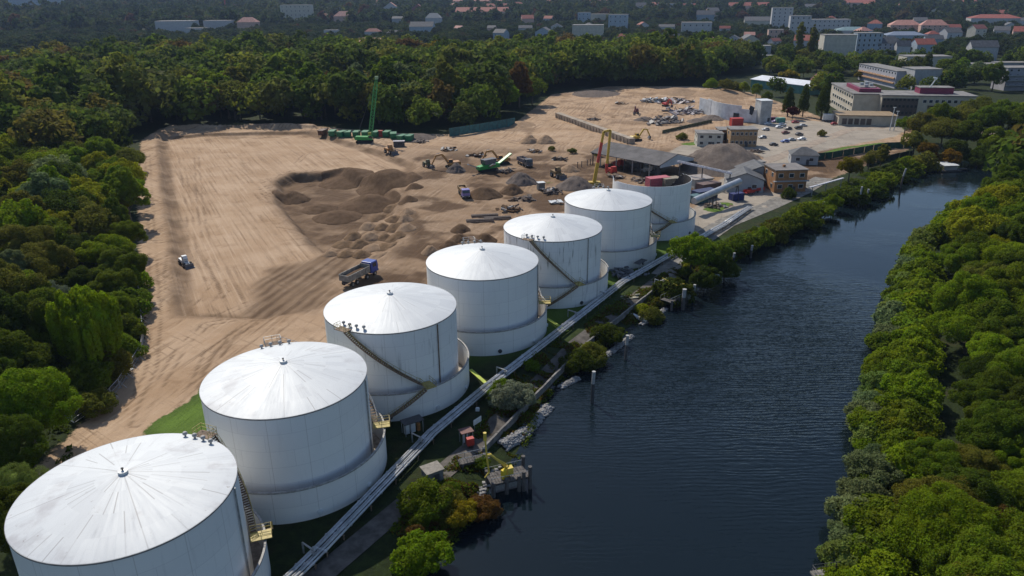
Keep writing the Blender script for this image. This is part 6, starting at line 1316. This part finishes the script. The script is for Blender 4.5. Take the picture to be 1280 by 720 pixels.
for a in [
 (36, 14, 46, 16, BLUEG, FLAT, 'flat', 'pale blue grey block at the top left corner', .4, 0, 3, 8, 'apartment block'), (215, 38, 40, 10, BWH, FLAT, 'flat', 'white flat hall in the far wood at the left', .5, 0, 0, 0, 'hall'), (243, 42, 22, 6, BWH, FLAT, 'flat', 'low white annex below the far white hall', .5, 0, 0, 0, 'building'), (270, 36, 30, 9, BWH, FLAT, 'flat', 'white flat building right of the far white hall', .5, 0, 0, 0, 'building'), (308, 36, 22, 13, PINKW, PINKR, 'hip', 'pinkish house near the red tower crane'),
 (369, 27, 34, 19, BEIGE, FLAT, 'flat', 'beige tower block with grey middle strip', .4, 0, 4, 7, 'apartment block'), (429, 29, 23, 14, PINKW, PINKR, 'hip', 'pinkish orange villa right of the beige tower block'), (413, 43, 16, 5, BWH, FLAT, 'flat', 'small white flat roof above the pink roofed building', .5, 0, 0, 0, 'building'), (447, 70, 46, 15, PINKW, PINKR, 'hip', 'large building with pale pink tiled roof, lower part', .6, 0, 0, 0, 'building'), (459, 58, 40, 10, PINKW, PINKR, 'hip', 'large building with pale pink tiled roof, upper part', .4, 0, 0, 0, 'building'),
 (472, 12, 24, 6, BWH, FLAT, 'flat', 'low white building below the top edge', .5, 0, 0, 0, 'building'), (488, 18, 16, 14, BWH, PINKR, 'gable_f', 'white gabled house below the top edge'), (465, 45, 18, 9, BWH, DRED, 'hip', 'white house with dark red roof left of a beige house'), (491, 46, 15, 8, BEIGE, SLATE, 'hip', 'small beige house right of the dark red roof'), (541, 31, 18, 14, BWH, pm('beige_roof', (.4, .37, .33)), 'hip', 'white house with beige hipped roof in the far wood'),
 (526, 42, 28, 14, BLUEG, SLATE, 'gable', 'blue white house with slate roof under the beige hipped one'), (498, 27, 16, 6, BWH, SLATE, 'gable', 'white house with slate roof left of the beige hipped one'), (522, 18, 14, 12, DRED, DRED, 'gable_f', 'dark red gabled house near the top edge'), (600, 22, 62, 12, PINKW, TILE, 'gable', 'long house with red tiled roof near the top edge', .3), (620, 13, 24, 8, BWH, TILE, 'gable', 'white row with red roof above the long red roof', .4), (596, 6, 60, 7, PINKW, TILE, 'gable', 'far red roofed row at the very top', .3),
 (645, 12, 18, 9, PINKW, TILE, 'hip', 'red roofed house right of the long red roof'), (733, 48, 36, 16, BEIGE, FLAT, 'flat', 'flat beige hall behind the wood', .6, 0, 0, 0, 'hall'), (656, 40, 16, 8, BWH, SLATE, 'gable', 'white house left of the flat beige hall'), (771, 36, 22, 17, BLUEG, FLAT, 'flat', 'blue white block with dark window rows behind the wood', .6, 0, 3, 4, 'apartment block'), (729, 26, 14, 10, BLUEG, FLAT, 'flat', 'small blue white block above the beige hall', .6, 0, 2, 3, 'apartment block'),
 (748, 25, 26, 7, BEIGE, FLAT, 'flat', 'low beige building left of the blue white block', .5, 0, 0, 0, 'building'), (744, 6, 26, 8, PINKW, TILE, 'gable', 'reddish house at the top edge, middle'), (802, 15, 16, 11, BWH, SLATE, 'gable', 'white gabled house near the top edge, left of three'), (822, 14, 12, 9, BWH, SLATE, 'gable_f', 'white gabled house near the top edge, middle of three'), (838, 14, 12, 9, BWH, FLAT, 'flat', 'white gabled house near the top edge, right of three'), (809, 57, 14, 10, PINKW, TILE, 'hip', 'small house with bright red roof in the dark wood'),
 (836, 58, 22, 15, BWH, SLATE, 'gable', 'white house with slate roof right of the bright red roof'), (868, 44, 34, 15, BWH, FLAT, 'flat', 'white flat roofed block in front of dark trees', .5, 0, 2, 5, 'apartment block'), (832, 38, 18, 7, BWH, SLATE, 'gable', 'low white house left of the white flat block'), (880, 26, 20, 12, BLUEG, SLATE, 'gable', 'pale blue house above the white flat block'), (933, 13, 44, 9, PINKW, TILE, 'gable', 'long red roofed school near the top edge', .3, 0, 0, 0, 'building'), (945, 33, 30, 11, BEIGE, SLATE, 'gable', 'beige house left of the white tower block'),
 (942, 67, 34, 9, GREYW, FLAT, 'flat', 'long grey shed behind the yard trees', .4, 0, 0, 0, 'hall'), (950, 76, 24, 6, LILAC, FLAT, 'flat', 'pale low shed in front of the long grey shed', .4, 0, 0, 0, 'hall'), (974, 37, 22, 25, BWH, FLAT, 'flat', 'tall white tower block above the poplars', .5, 0, 6, 4, 'apartment block'), (997, 44, 22, 22, BWH, FLAT, 'flat', 'white lower wing of the tall tower block', .5, 0, 4, 4, 'apartment block'), (968, 49, 16, 11, PINKW, FLAT, 'flat', 'salmon coloured wing at the foot of the tower block', .6, 0, 2, 3, 'apartment block'), (1031, 40, 44, 14, BWH, FLAT, 'flat', 'white block with salmon strip right of the tower', .4, 0, 3, 9, 'apartment block'),
 (1045, 68, 34, 22, BEIGE, FLAT, 'flat', 'blank beige apartment house behind the poplars', .6, 0, 0, 0, 'apartment block'), (1082, 66, 26, 22, BLUEG, FLAT, 'flat', 'blue grey apartment house with stepped front', .6, 0, 4, 5, 'apartment block'), (1109, 66, 26, 18, LILAC, SLATE, 'hip', 'lilac apartment house with slate roof', .6, 0, 3, 5, 'apartment block'), (1127, 67, 14, 14, BWH, SLATE, 'gable', 'narrow white house at the end of the apartment row'), (1064, 44, 38, 9, GREYW, TEALR, 'hip', 'grey hall with teal hipped roof', .6, 0, 0, 0, 'hall'), (1128, 50, 40, 9, BLUEG, pm('blue_roof', (.16, .20, .28)), 'hip', 'blue roofed row behind the apartment row', .5),
 (1127, 40, 30, 13, PINKW, PINKR, 'hip', 'pinkish apartment house right of centre far back', .5, 0, 3, 5, 'apartment block'), (1163, 41, 26, 14, PINKW, PINKR, 'hip', 'pinkish apartment house far back, right one of two', .5, 0, 3, 5, 'apartment block'), (1068, 10, 42, 10, PINKW, TILE, 'hip', 'large villa with red tiled roof near the top edge at the right'), (1236, 29, 46, 9, BWH, TILE, 'hip', 'white house with long red roof at the far right'), (1226, 70, 26, 16, GREYW, SLATE, 'gable', 'house with dark slate roof at the far right'), (1237, 64, 12, 10, BWH, SLATE, 'gable_f', 'white gable at the far right by the slate roof'),
 (1155, 82, 46, 10, BEIGE, FLAT, 'flat', 'low beige building behind the residential block', .5, 0, 0, 0, 'building'), (1225, 92, 34, 10, BLUEG, FLAT, 'flat', 'blue grey low block left of the right apartment house', .5, 0, 2, 6, 'apartment block'), (1262, 88, 30, 8, BWH, FLAT, 'flat', 'white low roof behind the right apartment house', .5, 0, 0, 0, 'building'), (1205, 8, 20, 7, PINKW, TILE, 'hip', 'red roofed house at the top edge, right'), (118, 10, 20, 6, BWH, SLATE, 'gable', 'tiny white house at the top edge, left'), (185, 12, 12, 4, BWH, SLATE, 'gable', 'tiny pale house in the far wood, left'),
 (690, 8, 18, 8, BWH, TILE, 'gable', 'tiny white house with red roof near the top edge'), (1010, 14, 18, 8, LILAC, SLATE, 'gable', 'pale lilac house right of the tower block top'), (1165, 56, 18, 10, BLUEG, SLATE, 'gable', 'blue grey house right of the apartment row'), (905, 40, 12, 7, BWH, TILE, 'gable', 'small white house right of the white flat block'), (860, 12, 14, 7, BWH, TILE, 'gable', 'small white house with red roof at the top, right of three')]:
    far(*a)
rng = random.Random(77); used_ = [(proj(x, y, 6)) for x, y, _, _ in FARH]; ns = 0
while ns < 62:
    px = rng.choice([rng.uniform(380, 1280), rng.uniform(560, 1280), rng.uniform(820, 1280)]); py = rng.uniform(9, 66) if px > 620 else rng.uniform(8, 42)
    if px > 1180 and py > 56: continue
    if any(abs(px-a-8) < 26 and abs(py-b) < 7 for a, b in used_): continue
    rc, rm = rng.choice([('red', TILE), ('red', TILE), ('maroon', DRED), ('pink', PINKR), ('slate', SLATE), ('slate', SLATE)]); wc, wm_ = rng.choice([('white', BWH), ('white', BWH), ('beige', BEIGE), ('pinkish', PINKW), ('bluish', BLUEG)])
    w_ = (7+py*.13)*rng.uniform(.8, 1.4)
    th_ = far(px, py, w_, w_*.72, wm_, rm, rng.choice(['gable', 'hip', 'gable_f', 'gable']), f'small {wc} {rc} roofed house, far town, {px/12.8:.1f}% across, {py/7.2:.1f}% down the photo', .8, rng.uniform(-.5, .5), 1 if py > 40 else 0, 2)
    th_['group'] = 'small houses of the far town'; used_.append((px, py)); ns += 1
# distant tower crane
p = atg(283, 17); m_ = p.length/FPX; t = thing('tower_crane', 'faint red tower crane far behind the left wood', 'crane', p); 
MB().beam((0, 0, 0), (0, 0, 16*m_), 1.0*m_, 1.0*m_).build('mast', RED, t); MB().beam((-20*m_, 0, 15*m_), (5*m_, 0, 15*m_), .7*m_, .7*m_).build('jib', RED, t); MB().beam((0, 0, 15*m_), (0, 0, 19*m_), .5*m_, .5*m_).build('apex', RED, t)
for i, (px, py) in enumerate([(146, 70), (118, 66), (617, 38)]):
    pass
# ================================================================ far woodland, one mass
def far_forest(name, label, r0, r1, step, smin, smax, seed, tones_mat, species, clear=True):
    rng = np.random.default_rng(seed); xs = np.arange(-r1*.86, r1*.86, step); ys = np.arange(r0*.5, r1, step); GX, GY = np.meshgrid(xs, ys); GX = (GX+rng.uniform(-.45, .45, GX.shape)*step).ravel(); GY = (GY+rng.uniform(-.45, .45, GY.shape)*step).ravel()
    d = np.hypot(GX, GY); ok = (d > r0) & (d < r1) & (np.abs(GX) < GY*.74+60); GX = GX[ok]; GY = GY[ok]
    ok = (sdf(GX, GY, SITE) > 9) & (sdf(GX, GY, CANAL) > 12) & (sdf(GX, GY, TANKLAND) > 4) & (sdf(GX, GY, BEND) > 3) & ((sdf(GX, GY, TOWN) > 0) | ((fbm(GX/30+2, GY/30, 2) > .52) & (GY > 470)))
    if clear:
        ok &= fbm(GX/160+seed, GY/160, 3) > .30
    GX = GX[ok]; GY = GY[ok]; ok = np.ones(len(GX), bool)
    for (hx, hy, wx, a) in FARH+BLK+[(q0.x, q0.y, L0, 0.)]+[(Lc.x-15, Lc.y, 140, rz)]:
        dx = GX-hx; dy = GY-hy; lx = dx*math.cos(a)+dy*math.sin(a); ly = -dx*math.sin(a)+dy*math.cos(a); D = math.hypot(hx, hy); fr = 20+.05*D
        ok &= ~((lx > -7) & (lx < wx+7) & (ly > -fr) & (ly < max(9, min(wx*.5, 40))+6))
    tx = np.array(TREE_XY)
    GX = GX[ok]; GY = GY[ok]
    near = np.hypot(GX, GY) < 800
    if near.any():
        keep = np.ones(len(GX), bool)
        idx = np.where(near)[0]
        for i in idx: keep[i] = np.min(np.hypot(tx[:, 0]-GX[i], tx[:, 1]-GY[i])) > 8.5
        GX = GX[keep]; GY = GY[keep]
    n = len(GX); Z = T(GX, GY); print(name, n)
    me = bpy.data.meshes.new(name); me.vertices.add(n); me.vertices.foreach_set('co', np.stack([GX, GY, Z], 1).astype(np.float32).ravel())
    sc_ = rng.uniform(smin, smax, n)*(.75+.6*fbm(GX/60, GY/60, 2))*np.where((np.hypot(GX, GY) > 830) | (sdf(GX, GY, TOWN) < 0), .56, 1.0)
    for nm, ty, val in (('scl', 'FLOAT', sc_), ('idx', 'INT', rng.integers(0, len(species), n)), ('rot', 'FLOAT', rng.uniform(0, 6.28, n))):
        at_ = me.attributes.new(nm, ty, 'POINT'); at_.data.foreach_set('value', val.astype(np.int32 if ty == 'INT' else np.float32))
    me.update(); o = link(name, me)
    ng = bpy.data.node_groups.new(name, 'GeometryNodeTree'); ng.interface.new_socket('Geometry', in_out='INPUT', socket_type='NodeSocketGeometry'); ng.interface.new_socket('Geometry', in_out='OUTPUT', socket_type='NodeSocketGeometry')
    N = ng.nodes; Lk = ng.links; gi = N.new('NodeGroupInput'); go = N.new('NodeGroupOutput'); ip = N.new('GeometryNodeInstanceOnPoints'); jn = N.new('GeometryNodeJoinGeometry')
    for s in species[::-1]:
        oi = N.new('GeometryNodeObjectInfo'); oi.inputs['Object'].default_value = s; oi.inputs['As Instance'].default_value = True; Lk.new(oi.outputs['Geometry'], jn.inputs[0])
    def na(nm, ty):
        nd = N.new('GeometryNodeInputNamedAttribute'); nd.data_type = ty; nd.inputs[0].default_value = nm; return nd.outputs[0]
    cx = N.new('ShaderNodeCombineXYZ'); Lk.new(na('rot', 'FLOAT'), cx.inputs[2]); 
    Lk.new(gi.outputs[0], ip.inputs['Points']); Lk.new(jn.outputs[0], ip.inputs['Instance']); ip.inputs['Pick Instance'].default_value = True
    Lk.new(na('idx', 'INT'), ip.inputs['Instance Index']); Lk.new(cx.outputs[0], ip.inputs['Rotation']); Lk.new(na('scl', 'FLOAT'), ip.inputs['Scale']); Lk.new(ip.outputs[0], go.inputs[0])
    md = o.modifiers.new('trees', 'NODES'); md.node_group = ng; return tag(o, label, 'woodland', kind='stuff')
def proto(sp, lod, seed, zc=None, mat=None):
    s = SPEC[sp]; nl, ls = lod
    me = crown('woodland_'+sp, seed, s['rx'], s['rz'], zc or s['zc']*.86, max(16, s['ncl']//2), nl, ls, (.30, .48), s.get('shape', 'round'), .55, mat or LEAF_FAR)
    return bpy.data.objects.new('woodland_'+sp, me)
PR1 = [proto(s, (1300, 1.2), 31+i*7) for i, s in enumerate(['round', 'lumpy', 'oval', 'broad', 'round', 'oval'])]
PR3 = [proto(s, (1000, 1.3), 231+i*7, None, LEAF_CLOUD_SHADE) for i, s in enumerate(['round', 'lumpy', 'oval', 'broad'])]
PR2 = [proto(s, (260, 2.4), 131+i*7, None, LEAF_CLOUD_SHADE) for i, s in enumerate(['round', 'lumpy', 'broad', 'oval'])]
TOWN = W([(868, 118), (880, 96), (920, 92), (960, 88), (1010, 80), (1060, 74), (1130, 74), (1260, 84), (1300, 110), (1300, 170), (1000, 150)])
TANKLAND = [(-60, -60), (-66, 150), (20, 300), (150, 350), (196, 330), (157.7, 299.5), (92, 227), (50, 182), (29, 154), (2, 103), (-9, 79), (-62, -50)]
BEND = W([(1000, 118), (1040, 128), (1130, 118), (1310, 118), (1330, 220), (1000, 262)])
far_forest('near_woodland', 'broadleaf woodland filling the land around the site', 300, 900, 14.0, 1.0, 2.0, 3, None, PR1, False)
far_forest('middle_woodland', 'woodland painted dark as under cloud shadow between the far houses', 900, 1700, 12.5, 1.0, 1.9, 4, None, PR3)
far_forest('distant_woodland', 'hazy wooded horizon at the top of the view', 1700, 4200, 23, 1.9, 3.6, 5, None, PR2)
# ================================================================ air
if HAZE:
    k = NT('haze_air'); k.n.remove(k.b); pv = k.add('ShaderNodeVolumePrincipled'); pv.inputs['Color'].default_value = (.50, .66, 1.0, 1); pv.inputs['Density'].default_value = HAZE; pv.inputs['Anisotropy'].default_value = .1
    k.l.new(pv.outputs[0], k.out.inputs['Volume'])
    tag(MB().box((0, 5400, 96), (19000, 13600, 204)).build('haze', k.m), 'thin blue air over the whole landscape', 'haze', kind='stuff')
print('OBJECTS', len(bpy.data.objects), 'TREES', len([o for o in bpy.data.objects if o.get('category') == 'tree']), nl, nr, nb)
